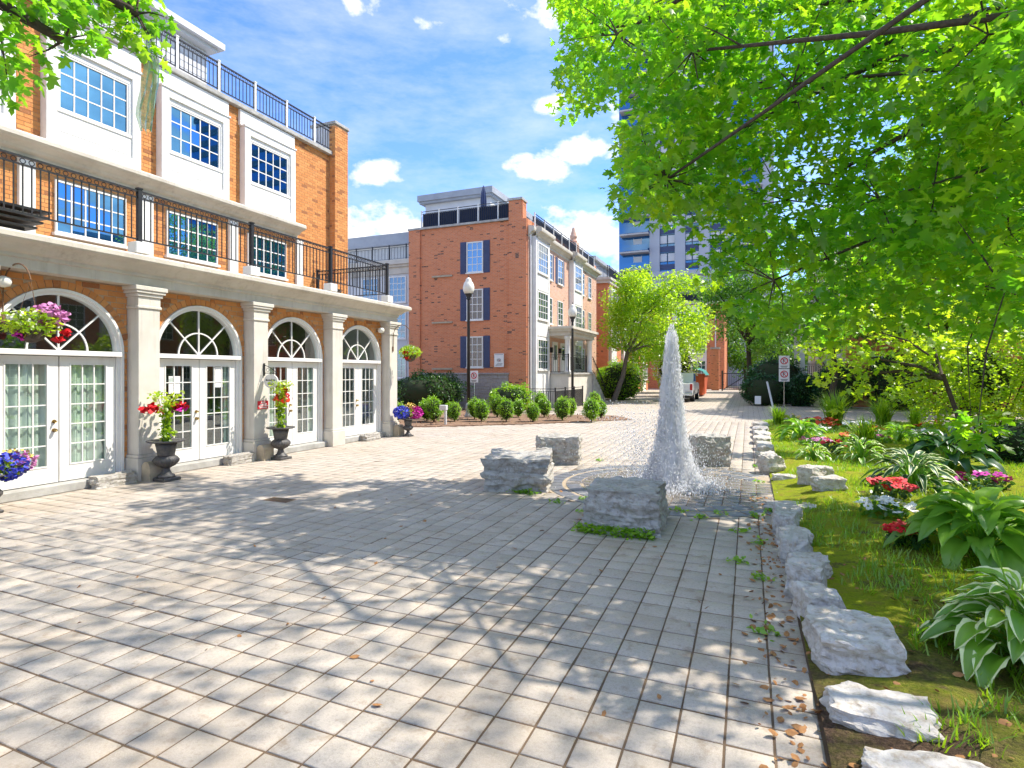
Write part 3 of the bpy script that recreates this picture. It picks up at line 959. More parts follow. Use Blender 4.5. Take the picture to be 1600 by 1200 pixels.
    for c in range(75):
        z0 = 3.95 + 0.0805 * c
        if z0 + 0.07 > 10.0: break
        for s0, s1 in ((14.862, 15.085), (15.094, 15.316), (15.325, 15.497)) if c % 2 else ((14.862, 14.97), (14.98, 15.2), (15.21, 15.43), (15.44, 15.497)):
            field.box(s0, s1, UX - WX + 0.2, UX - WX + 0.248, z0, z0 + 0.07)
        field.box(14.853, 14.8605, UX - WX + 0.02, UX - WX + 0.12, z0, z0 + 0.07); field.box(14.853, 14.8605, UX - WX + 0.13, UX - WX + 0.236, z0, z0 + 0.07)
    tag(field.build('brick_field', 'orange_brick', root), kind='stuff')
    # pilasters
    for y in pil:
        w = 0.20
        m = MB(fr)
        m.box(y - w, y + w, -0.05, 0.30, 0.46, 3.08, 0.006)
        p = m.build('pilaster', 'stucco', root)
        m = MB(fr)
        m.box(y - w - .05, y + w + .05, -0.05, 0.35, 0.0, 0.40, 0.01); m.box(y - w - .03, y + w + .03, -0.05, 0.33, 0.401, 0.459, 0.01)
        m.build('plinth', 'stucco', p)
        m = MB(fr)
        m.box(y - w - .025, y + w + .025, -0.05, 0.325, 3.081, 3.13, 0.008); m.box(y - w - .005, y + w + .005, -0.05, 0.305, 3.131, 3.29)
        m.box(y - w - .04, y + w + .04, -0.05, 0.335, 3.291, 3.35, 0.008); m.box(y - w - .075, y + w + .075, -0.05, 0.365, 3.351, 3.40, 0.008); m.box(y - w - .10, y + w + .10, -0.05, 0.385, 3.401, 3.479, 0.008)
        m.build('capital', 'stucco', p)
    prof = [(-0.4, 3.48), (0.0, 3.48), (0.0, 3.63), (0.035, 3.65), (0.035, 3.70), (0.10, 3.735), (0.15, 3.79), (0.20, 3.83), (0.29, 3.855), (0.32, 3.885), (0.32, 3.955), (0.27, 3.99), (-0.4, 4.02)]
    sweep(root, 'entablature', prof, PX, 1.0, 14.87, 'cornice_stucco', ret=-12.6)
    m = MB(); m.box(-12.64, -10.43, 1.0, 14.46, 3.9, 4.015); m.build('terrace_floor', 'concrete', root)
    m = MB(); m.box(-12.64, -10.34, 14.72, 14.86, 0, 3.9); m.build('end_wall', 'stucco', root)
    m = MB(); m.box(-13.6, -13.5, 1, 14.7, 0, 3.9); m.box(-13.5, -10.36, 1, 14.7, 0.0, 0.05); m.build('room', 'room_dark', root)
    # doors
    for k, dy in enumerate(doors):
        f = FX(-10.30)
        m = MB(f); n = 28
        for i in range(n):
            a0, a1 = math.pi * i / n, math.pi * (i + 1) / n
            for (r0, r1, o0, o1) in ((0.90, 0.955, -0.14, -0.02), (0.955, 0.998, -0.14, 0.025)):
                m.add([(dy + r_ * math.cos(a), o_, ZS + r_ * math.sin(a)) for o_ in (o0, o1) for r_, a in ((r0, a0), (r1, a0), (r1, a1), (r0, a1))],
                      [(0, 1, 2, 3), (7, 6, 5, 4), (0, 4, 5, 1), (1, 5, 6, 2), (2, 6, 7, 3), (3, 7, 4, 0)])
        for s_ in (-1, 1):
            y0, y1 = sorted((dy + s_ * 0.955, dy + s_ * 0.998)); m.box(y0, y1, -0.14, 0.025, 0.141, ZS - 0.001)
            y0, y1 = sorted((dy + s_ * 0.90, dy + s_ * 0.954)); m.box(y0, y1, -0.14, -0.02, 0.141, ZS - 0.001)
        sur = m.build('door_surround', 'white_paint', root)
        m = MB(f); m.box(dy - 0.953, dy + 0.953, -0.13, 0.06, 2.205, 2.29, 0.006); m.build('transom', 'white_paint', sur)
        m = MB(f); m.box(dy - 1.05, dy + 1.05, -0.3, 0.16, 0.0, 0.14, 0.012); m.build('doorstep', 'concrete', sur)
        m = MB(f)
        m.box(dy - 0.012, dy + 0.012, -0.085, -0.06, 2.29, ZS + 0.90)
        for a in (R(45), R(135)):
            c_, s2 = math.cos(a), math.sin(a); px_, pz = -s2 * 0.011, c_ * 0.011
            m.add([(dy + q * c_ + e * px_, o_, ZS + q * s2 + e * pz) for o_ in (-0.085, -0.062) for q, e in ((0, -1), (0.9, -1), (0.9, 1), (0, 1))],
                  [(0, 1, 2, 3), (7, 6, 5, 4), (0, 4, 5, 1), (1, 5, 6, 2), (2, 6, 7, 3), (3, 7, 4, 0)])
        for i in range(20):
            a0, a1 = math.pi * i / 20, math.pi * (i + 1) / 20
            m.add([(dy + r_ * math.cos(a), o_, ZS + r_ * math.sin(a)) for o_ in (-0.085, -0.064) for r_, a in ((0.43, a0), (0.455, a0), (0.455, a1), (0.43, a1))],
                  [(0, 1, 2, 3), (7, 6, 5, 4), (0, 4, 5, 1), (1, 5, 6, 2), (2, 6, 7, 3), (3, 7, 4, 0)])
        lun = m.build('fanlight', 'white_paint', root)
        for q in range(4):
            for (r0, r1) in ((0.0, 0.44), (0.444, 0.905)):
                m = MB(f); V = []
                a0, a1 = R(45 * q), R(45 * q + 45)
                for i in range(7):
                    a = a0 + (a1 - a0) * i / 6
                    V += [(dy + r0 * math.cos(a), -0.09, ZS + r0 * math.sin(a)), (dy + r1 * math.cos(a), -0.09, ZS + r1 * math.sin(a))]
                m.add(V, [(2 * i, 2 * i + 1, 2 * i + 3, 2 * i + 2) for i in range(6)])
                m.build('pane', 'door_glass', lun)
        for s_ in (-1, 1):
            a0, a1 = sorted((dy + s_ * 0.01, dy + s_ * 0.893))
            m = MB(f); z0, z1 = 0.155, 2.195; st = 0.165
            m.box(a0, a0 + st, -0.10, -0.055, z0, z1); m.box(a1 - st, a1, -0.10, -0.055, z0, z1)
            m.box(a0 + st, a1 - st, -0.10, -0.055, z0, 0.43); m.box(a0 + st, a1 - st, -0.10, -0.055, 2.06, z1)
            iw, ih = a1 - a0 - 2 * st, 2.06 - 0.43
            m.box(a0 + st - .02, a1 - st + .02, -0.054, -0.045, 0.41, 0.43); m.box(a0 + st - .02, a1 - st + .02, -0.054, -0.045, 2.06, 2.08)
            m.box(a0 + st - .02, a0 + st, -0.054, -0.045, 0.43, 2.06); m.box(a1 - st, a1 - st + .02, -0.054, -0.045, 0.43, 2.06)
            for c in (1, 2): x = a0 + st + iw * c / 3; m.box(x - .009, x + .009, -0.09, -0.060, 0.43, 2.06)
            for r_ in range(1, 5): z = 0.43 + ih * r_ / 5; m.box(a0 + st, a1 - st, -0.088, -0.062, z - .009, z + .009)
            dr = m.build('door', 'white_paint', root)
            p = MB((Vector((0, 0, 0)), f[1], f[2])); p.box(-iw / 6 + .003, iw / 6 - .003, -.002, .002, -ih / 10 + .003, ih / 10 - .003)
            me = p.mesh('pane', 'door_glass')
            for c in range(3):
                for r_ in range(5):
                    link('pane', me, dr, (f[0].x - 0.075, a0 + st + iw * (c + .5) / 3, 0.43 + ih * (r_ + .5) / 5)).rotation_euler = (0, rng.normal(0, .004), rng.normal(0, .005))
        for zz in (1.0, 1.14):
            m = MB(); cx, cy = -10.30 - 0.055, dy - 0.075
            m.tube([(cx, cy, zz), (cx + .02, cy, zz)], 0.03, 10); m.tube([(cx + .02, cy, zz), (cx + .035, cy, zz), (cx + .05, cy, zz), (cx + .075, cy, zz)], [.011, .022, .03, .02] if zz < 1.1 else [.012, .015, .015, .012], 10)
            m.build('door_knob', 'brass', root, True)
        # curtains hang behind the first pairs of doors
        if k in (1, 2, 3):
            m = MB(); V, F = [], []
            span = ((-0.86, 0.86),) if k == 1 else (((-0.86, -0.62), (0.66, 0.86)) if k == 2 else ((-0.86, -0.5), (0.62, 0.86)))
            for (c0, c1) in span:
                n = int((c1 - c0) / 0.02); b0 = len(V)
                for i in range(n + 1):
                    y = dy + c0 + (c1 - c0) * i / n; x = -10.45 + 0.022 * math.sin(i * 0.9) + 0.008 * math.sin(i * .37)
                    V += [(x, y, 0.12), (x, y, 2.15)]
                F += [(b0 + 2 * i, b0 + 2 * i + 2, b0 + 2 * i + 3, b0 + 2 * i + 1) for i in range(n)]
            m.add(V, F); m.build('curtain', 'curtain_white', root)
    m = MB(FX(-10.375)); m.box(7.62, 7.86, -.003, .003, 1.52, 1.86); m.build('notice', 'paper', root)
    m = MB(FX(-10.375)); m.box(8.66, 8.84, -.003, .003, 1.62, 2.05); m.build('notice', 'paper', root)
    # terrace railing with white post blocks, end return to the wall
    railing(root, (-9.93, 1.2), (-9.93, 14.2), 4.22, 5.14, [(y - 1.2) / 13.0 for y in (1.74, 4.24, 6.74, 9.2, 11.72, 14.2)], rings=True, base=4.021, post_r=0.035)
    railing(root, (-9.97, 14.2), (-12.6, 14.2), 4.22, 5.14, [0.98], rings=True)
    # mid cornice
    prof = [(-0.05, 6.02), (0.03, 6.02), (0.03, 6.08), (0.12, 6.11), (0.16, 6.16), (0.24, 6.2), (0.32, 6.22), (0.38, 6.26), (0.38, 6.33), (0.34, 6.37), (0.03, 6.415), (-0.05, 6.415)]
    sweep(root, 'string_cornice', prof, UX, 1.0, 13.42, 'cornice_stucco')
    for b in bays:
        f = FX(UX); c = b + 0.925
        m = MB(f)
        m.box(b, b + 0.19, 0.0, 0.20, 6.42, 8.55, 0.006); m.box(b + 1.66, b + 1.85, 0.0, 0.20, 6.42, 8.55, 0.006)
        m.box(b + 0.19, b + 1.66, 0.0, 0.195, 8.36, 8.55); m.box(b + 0.19, b + 1.66, 0.0, 0.195, 6.42, 6.62)
        m.box(b + 0.19, b + 1.66, 0.0, 0.165, 6.62, 7.10); m.box(b + 0.19, b + 1.66, 0.0, 0.15, 8.24, 8.36)
        m.box(b + 0.19, b + 0.235, 0.0, 0.16, 7.10, 8.24); m.box(b + 1.615, b + 1.66, 0.0, 0.16, 7.10, 8.24)
        m.box(b + 0.27, b + 1.58, 0.165, 0.172, 6.68, 7.0)
        m.box(b - 0.02, b + 1.87, 0.0, 0.225, 8.55, 8.59)
        m.box(b - 0.05, b + 1.92, 0.0, 0.09, 8.59, 9.0)
        m.build('window_bay', 'white_trim', root)
        window(root, f, b + 0.235, 7.12, 1.38, 1.12, 5, 3, 'sky_glass', 'white_paint', True, 0.04, 0.026, o=0.11)
        window(root, f, b + 0.235, 4.70, 1.38, 1.04, 5, 3, 'sky_glass', 'white_paint', True, 0.035, 0.026, o=0.03)
        m = MB(f); m.box(b - 0.38, b - 0.12, -.02, 0.09, 4.02, 6.0); m.build('upper_pilaster', 'white_trim', root)
    m = MB(FX(UX)); m.box(13.35, 13.6, -.02, 0.09, 4.02, 6.0); m.build('upper_pilaster', 'white_trim', root)
    m = MB(FX(UX)); m.box(1, 14.85, -0.3, 0.15, 9.02, 9.14, 0.01); m.box(14.82, 15.54, -0.75, 0.29, 10.03, 10.13, 0.01); m.build('coping', 'concrete', root)
    m = MB(FX(UX)); m.box(14.86, 15.5, -0.7, 0.0, 9.05, 10.02); m.build('chimney_pier', 'siding', root)
    m = MB(); m.box(-20, -12.7, 1, 15.49, 8.8, 9.0); m.build('roof', 'roof_grey', root)
    railing(root, (-12.55, 1.2), (-12.55, 14.8), 9.15, 9.9, [(y - 1.2) / 13.6 for y in np.arange(1.3, 14.6, 1.16)], rings=True, post_mat='white_trim', name='roof_railing')
    m = MB(); m.box(-19, -15.3, 3, 12.45, 9.0, 11.75); pt = m.build('penthouse', 'siding', root)
    m = MB(); m.box(-19.2, -15.05, 2.9, 12.65, 11.75, 11.86); m.box(-19.3, -14.9, 2.8, 12.8, 11.861, 12.05); m.build('eaves', 'siding', pt)
    for i in range(12):
        m = MB(); m.box(-15.31, -15.285, 3, 12.46, 9.2 + .21 * i, 9.21 + .21 * i + .17); m.build('siding_board', 'siding', pt)
    return root


arcade = arcade_building()

# ---------------------------------------------------------------- brick rowhouse in the middle
def shutter(parent, fr, a, z, w, h):
    m = MB(fr); m.box(a, a + w, 0.0, 0.035, z, z + h)
    s_ = m.build('shutter', 'navy_shutter', parent)
    m = MB(fr)
    for q0, q1 in ((0.06, h * .48), (h * .54, h - .06)):
        n = int((q1 - q0) / 0.06)
        for i in range(n): m.box(a + .04, a + w - .04, 0.035, 0.045, z + q0 + .06 * i, z + q0 + .06 * i + .04)
    m.build('slats', 'navy_shutter', s_)


def rowhouse():
    root = thing('brick_rowhouse', 'three storey red brick rowhouse with navy shutters on its gable and roof terrace', 'building', (-14, 34, 0))
    GY, FXX = 27.5, -10.55
    X0, X1, Y1 = -17.7, FXX, 41.8
    gf, ff = FYN(GY), FX(FXX)
    m = MB(); m.box(X0, X1, GY, Y1, 0, 9.93); m.build('wall', 'far_red_brick', root)
    m = MB(gf); m.box(X0, X0 + 0.72, -.05, 0.10, 0, 9.94); m.box(X1 - 1.02, X1 - 0.25, 0.0, 0.06, 9.9, 10.9); m.box(X1 - 1.02, X1 - 0.02, -0.02, 0.10, 0, 9.94)
    m.box(X1 - 1.02, X1 - 0.3, -0.6, 0.10, 9.941, 10.93); m.build('corner_pier', 'far_red_brick', root)
    m = MB(gf); m.box(X0 - .06, X1 - 1.04, -0.3, 0.14, 9.942, 10.05); m.box(X1 - 1.07, X1 - .25, -.68, .16, 10.931, 11.05); m.build('coping', 'concrete', root)
    # fieldstone plinth, block by block
    z = 0.0; row = 0
    while z < 1.7:
        h = (0.22, 0.15, 0.26, 0.18)[row % 4]; x = X0 + 0.73; row += 1
        while x < X1 - 1.05:
            w = float(rng.uniform(0.3, 0.85)); x1 = min(x + w, X1 - 1.04)
            if x1 - x > 0.08:
                m = MB(gf); m.box(x + .006, x1 - .006, -0.05, 0.10 + float(rng.uniform(0, .025)), z + .006, z + h - .006, 0.012); m.build('stone', 'plinth_stone', root)
            x = x1
        z += h
    m = MB(gf); m.box(X0 + .73, X1 - 1.04, -0.05, 0.09, 0, z); m.build('plinth_backing', 'mortar', root)
    m = MB(gf); m.box(X0 + .73, X1 - .98, 0, 0.17, z + .001, z + 0.09, .01); m.build('plinth_cap', 'plinth_stone', root)
    for zz in (2.23, 4.78, 7.33):
        window(root, gf, -14.07, zz, 0.98, 1.66, 3, 4, 'blue_glass', 'white_paint', o=0.03, fw=0.06, mw=0.03)
        shutter(root, gf, -14.46, zz - .03, 0.37, 1.72); shutter(root, gf, -13.07, zz - .03, 0.37, 1.72)
        m = MB(gf); m.box(-16.2, -14.95, -.02, 0.10, zz - .12, zz - .03); m.build('ledge', 'sandstone', root)
    # roof terrace
    railing(root, (X0 + .75, GY + .05), (X1 - 1.05, GY + .05), 10.05, 10.98, [0.0, .21, .43, .66, .88], name='terrace_railing', post_mat='white_trim', bal=.012)
    m = MB(gf)
    for a0, a1 in ((.01, .2), (.215, .42), (.44, .65), (.67, .99)):
        L = X1 - X0 - 1.8; m.box(X0 + .75 + L * a0, X0 + .75 + L * a1, -0.13, -0.10, 10.12, 10.84)
    m.build('privacy_screen', 'navy_screen', root)
    m = MB(); m.box(-20.0, -15.2, 33, 40, 9.9, 13.2); pt = m.build('penthouse', 'siding', root)
    m = MB(); m.box(-20.3, -15.0, 32.7, 40.2, 13.2, 13.35); m.box(-20.4, -14.9, 32.6, 40.3, 13.351, 13.75); m.build('eaves', 'roof_grey', pt)
    m = MB(); m.box(X0, X1, GY + .3, Y1, 9.931, 9.98); m.build('roof_deck', 'roof_grey', root)
    # street front facing +X
    m = MB(ff); m.box(GY + .02, Y1, 0.0, 0.03, 0, 9.0); m.build('front_brickwork', 'salmon_brick', root)
    m = MB(); m.tube([(FXX + .10, GY + .18, 0.1), (FXX + .10, GY + .18, 9.2)], .05, 8); m.build('downspout', 'white_trim', root)
    prof = [(0.03, 9.0), (0.06, 9.0), (0.06, 9.12), (0.14, 9.18), (0.2, 9.26), (0.34, 9.32), (0.36, 9.4), (0.36, 9.5), (0.3, 9.55), (0.03, 9.6)]
    sweep(root, 'cornice', prof, FXX, GY + .02, Y1, 'cornice_stucco', ret=FXX - .5)
    sweep(root, 'bay_cornice', [(o + .28, zz_ + .02) for o, zz_ in prof], FXX, GY + .4, 30.2, 'cornice_stucco')
    sweep(root, 'bay_cornice', [(o + .28, zz_ + .02) for o, zz_ in prof], FXX, 34.6, 37.0, 'cornice_stucco')
    for (a, b) in ((27.85, 30.05), (34.8, 36.9)):
        m = MB(ff); m.box(a, b, 0.031, 0.30, 0, 9.1); m.box(a, a + .2, .301, .34, 0, 9.1); m.box(b - .2, b, .301, .34, 0, 9.1)
        for q0, q1 in ((6.3, 7.15), (3.85, 4.65), (.3, 1.9)): m.box(a + .25, b - .25, .301, .33, q0 + .05, q1 - .05)
        m.build('window_bay', 'white_trim', root)
        for zz, hh in ((7.25, 1.6), (4.78, 1.5), (2.1, 1.65)):
            window(root, ff, a + .28, zz, b - a - .56, hh, 4, 4, 'far_glass', 'white_paint', o=.33, mw=.035, fw=.07)
    for (a, w) in ((30.45, .85), (32.35, 1.0), (37.5, .8), (39.35, .8)):
        for zz, hh in ((7.27, 1.5), (4.75, 1.5), (2.1, 1.5)):
            if zz < 3 and a < 34: continue
            window(root, ff, a, zz, w, hh, 2, 4, 'far_glass', 'white_paint', o=.06, mw=.03)
        if a < 34:
            for s_ in (a - .34, a + w + .02):
                m = MB(ff); m.box(s_, s_ + .32, .031, .06, 7.25, 8.79); m.build('shutter', 'navy_shutter', root)
    railing(root, (FXX + .1, GY + .8), (FXX + .1, Y1 - 1), 9.62, 10.4, [i / 8 for i in range(9)], name='terrace_railing', post_mat='white_trim', bal=.012)
    m = MB(); m.box(FXX - .06, FXX - .03, GY + .9, Y1 - 4.5, 9.7, 10.3); m.build('privacy_screen', 'navy_screen', root)
    m = MB(); m.box(FXX - .5, FXX + .1, 36.2, 36.9, 9.6, 10.6); m.lathe([(.22, 10.6), (.28, 10.7), (.2, 10.8), (.26, 11.0), (.16, 11.3), (.08, 11.6)], 10, (FXX - .2, 36.55, 0)); m.build('chimney', 'salmon_brick', root)
    # porch
    px0, px1, py0, py1 = FXX + .03, -9.15, 30.15, 35.2
    m = MB(); m.box(px0, px1, py0, py1, 0, 1.85); po = m.build('porch', 'stucco', root)
    m = MB(); m.box(px0, px1 + .1, py0 - .08, py1 + .05, 1.851, 1.95); m.build('porch_deck', 'concrete', po)
    m = MB(); m.box(px0, px1 + .12, py0 - .12, py1 + .12, 4.0, 4.22); m.box(px0, px1 + .25, py0 - .25, py1 + .25, 4.221, 4.36); m.box(px0, px1 + .36, py0 - .36, py1 + .36, 4.361, 4.5); m.build('porch_roof', 'cornice_stucco', po)
    for y in (py0 + .12, py1 - .2):
        m = MB(); m.lathe([(.2, 1.951), (.2, 2.05), (.15, 2.08), (.15, 3.8), (.2, 3.85), (.2, 3.999)], 14, (px1 - .1, y, 0)); m.build('column', 'white_trim', po, True)
    for y in (31.3, 32.9):
        m = MB(ff); m.box(y, y + .95, .031, .10, 1.951, 3.75); dr = m.build('porch_door', 'white_paint', po)
        m = MB(ff); m.box(y + .2, y + .75, .101, .107, 2.7, 3.55); m.build('glazing', 'far_glass', dr)
        m = MB(ff); m.box(y - .35, y - .2, .031, .2, 3.1, 3.4); m.build('wall_lantern', 'iron', po)
    railing(po, (px1, py0), (px1, py1 - 1.3), 1.95, 2.95, [0, 1], name='porch_railing')
    railing(po, (px0, py0 - .02), (px1, py0 - .02), 1.95, 2.95, [1], name='porch_railing')
    # stairs run down along the front
    for i in range(11):
        m = MB(); zt = 1.85 - i * 0.17; m.box(FXX + .3, px1 + .12, py1 + .05 + i * .3, py1 + .05 + (i + 1) * .3, 0, zt); m.build('stair_step', 'concrete', root)
    for x in (FXX + .35, px1 + .06):
        m = MB()
        for i in range(12):
            y = py1 + .1 + i * .3; zt = 1.9 - i * .17
            m.tube([(x, y, zt - .1), (x, y, zt + .95)], .012, 5)
        m.tube([(x, py1, 2.95), (x, py1 + 3.4, 1.02), (x, py1 + 3.8, 1.0)], .028, 6); m.tube([(x, py1, 2.1), (x, py1 + 3.4, .2)], .02, 6); m.tube([(x, py1, 2.8), (x, py1 + 3.4, .87)], .015, 6)
        m.build('stair_railing', 'iron', root)
    # sign board on the gable
    return root


rowhouse()


def house_sign():
    o = thing('wall_sign', 'white notice board with a small floral emblem fixed to the red brick gable', 'sign', (-12.1, 27.37, 2.25))
    f = FYN(27.37)
    m = MB(f); m.box(-12.38, -11.83, 0, .03, 2.24, 2.95, .006); b = m.build('panel', 'paper', o)
    m = MB(f); m.box(-12.34, -11.87, .031, .034, 2.89, 2.905)
    for i in range(7):
        a = i * 0.9; m.torus((-12.105 + .08 * math.cos(a), .033, 2.6 + .06 * math.sin(a)), .035, .006, 1, 8, 3)
    for i in range(3): m.box(-12.3 + .05 * i, -11.95 + .03 * i, .031, .034, 2.32 + .05 * i, 2.335 + .05 * i)
    m.build('emblem', 'sign_black', b)
    m = MB(f); m.torus((-12.08, .034, 2.57), .02, .01, 1, 8, 3); m.build('emblem_dot', 'petal_red', b)


house_sign()


def patio_umbrella():
    o = thing('patio_umbrella', 'closed dark blue patio umbrella standing on the rowhouse roof terrace', 'umbrella', (-13.6, 28.6, 9.98))
    m = MB(); m.tube([(-13.6, 28.6, 9.98), (-13.6, 28.6, 12.3)], .03, 8); m.build('pole', 'siding', o)
    m = MB(); m.lathe([(.05, 10.9), (.14, 11.1, .25), (.15, 11.5, .25), (.11, 12.0, .2), (.03, 12.35)], 16, (-13.6, 28.6, 0), 8); m.build('canopy', 'navy_shutter', o)
    m = MB(); m.lathe([(.25, 9.981), (.25, 10.05), (.06, 10.08)], 14, (-13.6, 28.6, 0)); m.build('base', 'concrete', o)


patio_umbrella()


def side_wing():
    root = thing('white_wing_building', 'pale stucco building with roof railing beside the red brick gable', 'building', (-24, 34, 0))
    f = FYN(32)
    m = MB(); m.box(-34, -17.9, 32, 44, 0, 9.4); m.build('wall', 'siding', root)
    m = MB(f); m.box(-34, -17.95, 0, .25, 8.95, 9.1); m.box(-34, -17.95, 0, .4, 9.101, 9.4); m.box(-34, -17.95, 0, .1, 8.5, 8.95); m.build('cornice', 'cornice_stucco', root)
    railing(root, (-30, 31.7), (-18, 31.7), 9.4, 10.35, [i / 9 for i in range(10)], name='roof_railing', bal=.014)
    m = MB(); m.box(-34, -18.3, 35, 43, 9.4, 11.2); p = m.build('penthouse', 'white_trim', root)
    m = MB(); m.box(-34.2, -18.1, 34.6, 43.2, 11.2, 12.0); m.build('parapet', 'roof_grey', p)
    for z in (1.6, 4.2, 6.6):
        for x in (-24.4, -22.2, -20.4):
            window(root, f, x, z, 1.35, 1.75, 4, 4, 'far_glass', 'white_paint', o=.04, mw=.035, fw=.07)


side_wing()


def simple_row(name, label, x0, x1, y0, y1, h, front, brick='far_red_brick', gable_win=True, n=8):
    """a plainer terrace: brick box, white bays with windows, cornice, roof railing; front is 'E' (faces +X) or 'W' (faces -X)"""
    root = thing(name, label, 'building', ((x0 + x1) / 2, (y0 + y1) / 2, 0))
    m = MB(); m.box(x0, x1, y0, y1, 0, h); m.build('wall', brick, root)
    m = MB(); m.box(x0 - .2, x1 + .2, y0 - .2, y1 + .2, h + .001, h + .25); m.box(x0 - .3, x1 + .3, y0 - .3, y1 + .3, h + .251, h + .45); m.build('cornice', 'cornice_stucco', root)
    m = MB(); m.box(x0 + 2, x1 - 2, y0 + 3, y1 - 3, h + .45, h + 2.6); m.box(x0 + 1.7, x1 - 1.7, y0 + 2.7, y1 - 2.7, h + 2.601, h + 2.9); m.build('penthouse', 'roof_grey', root)
    fr = FX(x1) if front == 'E' else FXN(x0)
    st = (y1 - y0) / n
    for i in range(n):
        a = y0 + st * i + st * .15
        if i % 2 == 0:
            m = MB(fr); m.box(a - .1, a + st * .7 + .1, 0, .25, 0, h - .3); m.build('window_bay', 'white_trim', root)
        for z in (1.2, 4.2, 7.0):
            if z + 1.6 < h: window(root, fr, a + .1, z, st * .7 - .2, 1.7, 4, 4, 'far_glass', 'white_paint', o=.29 if i % 2 == 0 else .04, mw=.035)
    g = FYN(y0)
    if gable_win:
        k = max(1, int((x1 - x0) / 2.8))
        for i in range(k):
            a = x0 + (x1 - x0) * (i + .5) / k - .5
            for z in (1.3, 4.3, 7.1):
                if z + 1.6 < h: window(root, g, a, z, 1.0, 1.6, 3, 4, 'far_glass', 'white_paint', o=.04, mw=.03)
    ex = x1 + .1 if front == 'E' else x0 - .1
    railing(root, (ex, y0), (ex, y1), h + .45, h + 1.4, [i / 8 for i in range(9)], name='roof_railing', bal=.014)
    railing(root, (x0, y0 - .1), (x1, y0 - .1), h + .45, h + 1.4, [i / 4 for i in range(5)], name='roof_railing', bal=.014)
    return root


simple_row('rear_rowhouse', 'brick rowhouse with grey roof partly hidden behind the light green locust tree', -18, -10.6, 46, 66, 9.3, 'E')
east = simple_row('garden_side_rowhouse', 'red brick rowhouse mostly hidden behind the maple branches and the hedges', 5.2, 19, 37.4, 60, 9.3, 'W', 'far_red_brick', True, 8)
simple_row('courtyard_rowhouse', 'brick rowhouse across the garden, seen mirrored in the arched fanlights', 15.5, 24, -6, 33, 8.8, 'W', 'far_red_brick', False, 14)


def porch_right():
    """porch with tall posts and steps on the hidden rowhouse"""
    m = MB(); m.box(3.0, 5.15, 40, 45, 0, 1.4); p = m.build('porch', 'stucco', east)
    for y in (40.2, 44.8):
        for x in (3.15,):
            m = MB(); m.box(x - .14, x + .14, y - .14, y + .14, 1.4, 4.6); m.box(x - .2, x + .2, y - .2, y + .2, 0, 1.9); m.build('porch_post', 'white_trim', p)
    m = MB(); m.box(2.8, 5.15, 39.8, 45.2, 4.6, 5.0); m.build('porch_roof', 'cornice_stucco', p)
    railing(p, (3.2, 40.1), (5.1, 40.1), 1.4, 2.5, [0, 1], name='porch_railing', bal=.014)
    for i in range(7):
        m = MB(); m.box(1.2 + .3 * i, 1.5 + .3 * i, 41, 43, 0, .2 + .2 * i); m.build('step', 'concrete', p)
    m = MB(); m.tube([(1.2, 40.9, .9), (3.1, 40.9, 2.4)], .03, 6); m.tube([(1.2, 40.9, 0), (1.2, 40.9, .9)], .02, 6); m.build('hand_rail', 'iron', p)


porch_right()


def end_building():
    root = thing('end_building', 'white and brick building closing the far end of the lane', 'building', (-9, 77, 0))
    m = MB(); m.box(-24, -2.6, 72, 84, 0, 10.2); m.build('wall', 'far_red_brick', root)
    f = FYN(72)
    m = MB(f); m.box(-8.6, -4.6, 0, .3, 0, 10.1); m.build('white_bay', 'white_trim', root)
    for z in (1.4, 4.3, 7.2):
        for x in (-13, -10.4, -7.9, -6.1): window(root, f, x, z, 1.4, 2.0, 3, 4, 'blue_glass', 'white_paint', o=.34 if x > -8.5 else .05, mw=.05)
    m = MB(f); m.box(-24, -2.5, 0, .5, 10.2, 10.6); m.build('cornice', 'cornice_stucco', root)
    m = MB(f); m.tube([(-3.6, .08, 0), (-3.6, .08, 10.1)], .07, 8); m.build('downspout', 'white_trim', root)
    railing(root, (-23, 71.8), (-2.7, 71.8), 10.6, 11.8, [i / 9 for i in range(10)], name='roof_railing', bal=.02)
    m = MB(f); m.box(-9, -4, -.2, -.15, 10.7, 11.6); m.build('privacy_screen', 'navy_screen', root)
    m = MB(); m.box(-22, -5, 75, 83, 10.6, 13.0); m.build('penthouse', 'roof_grey', root)


end_building()


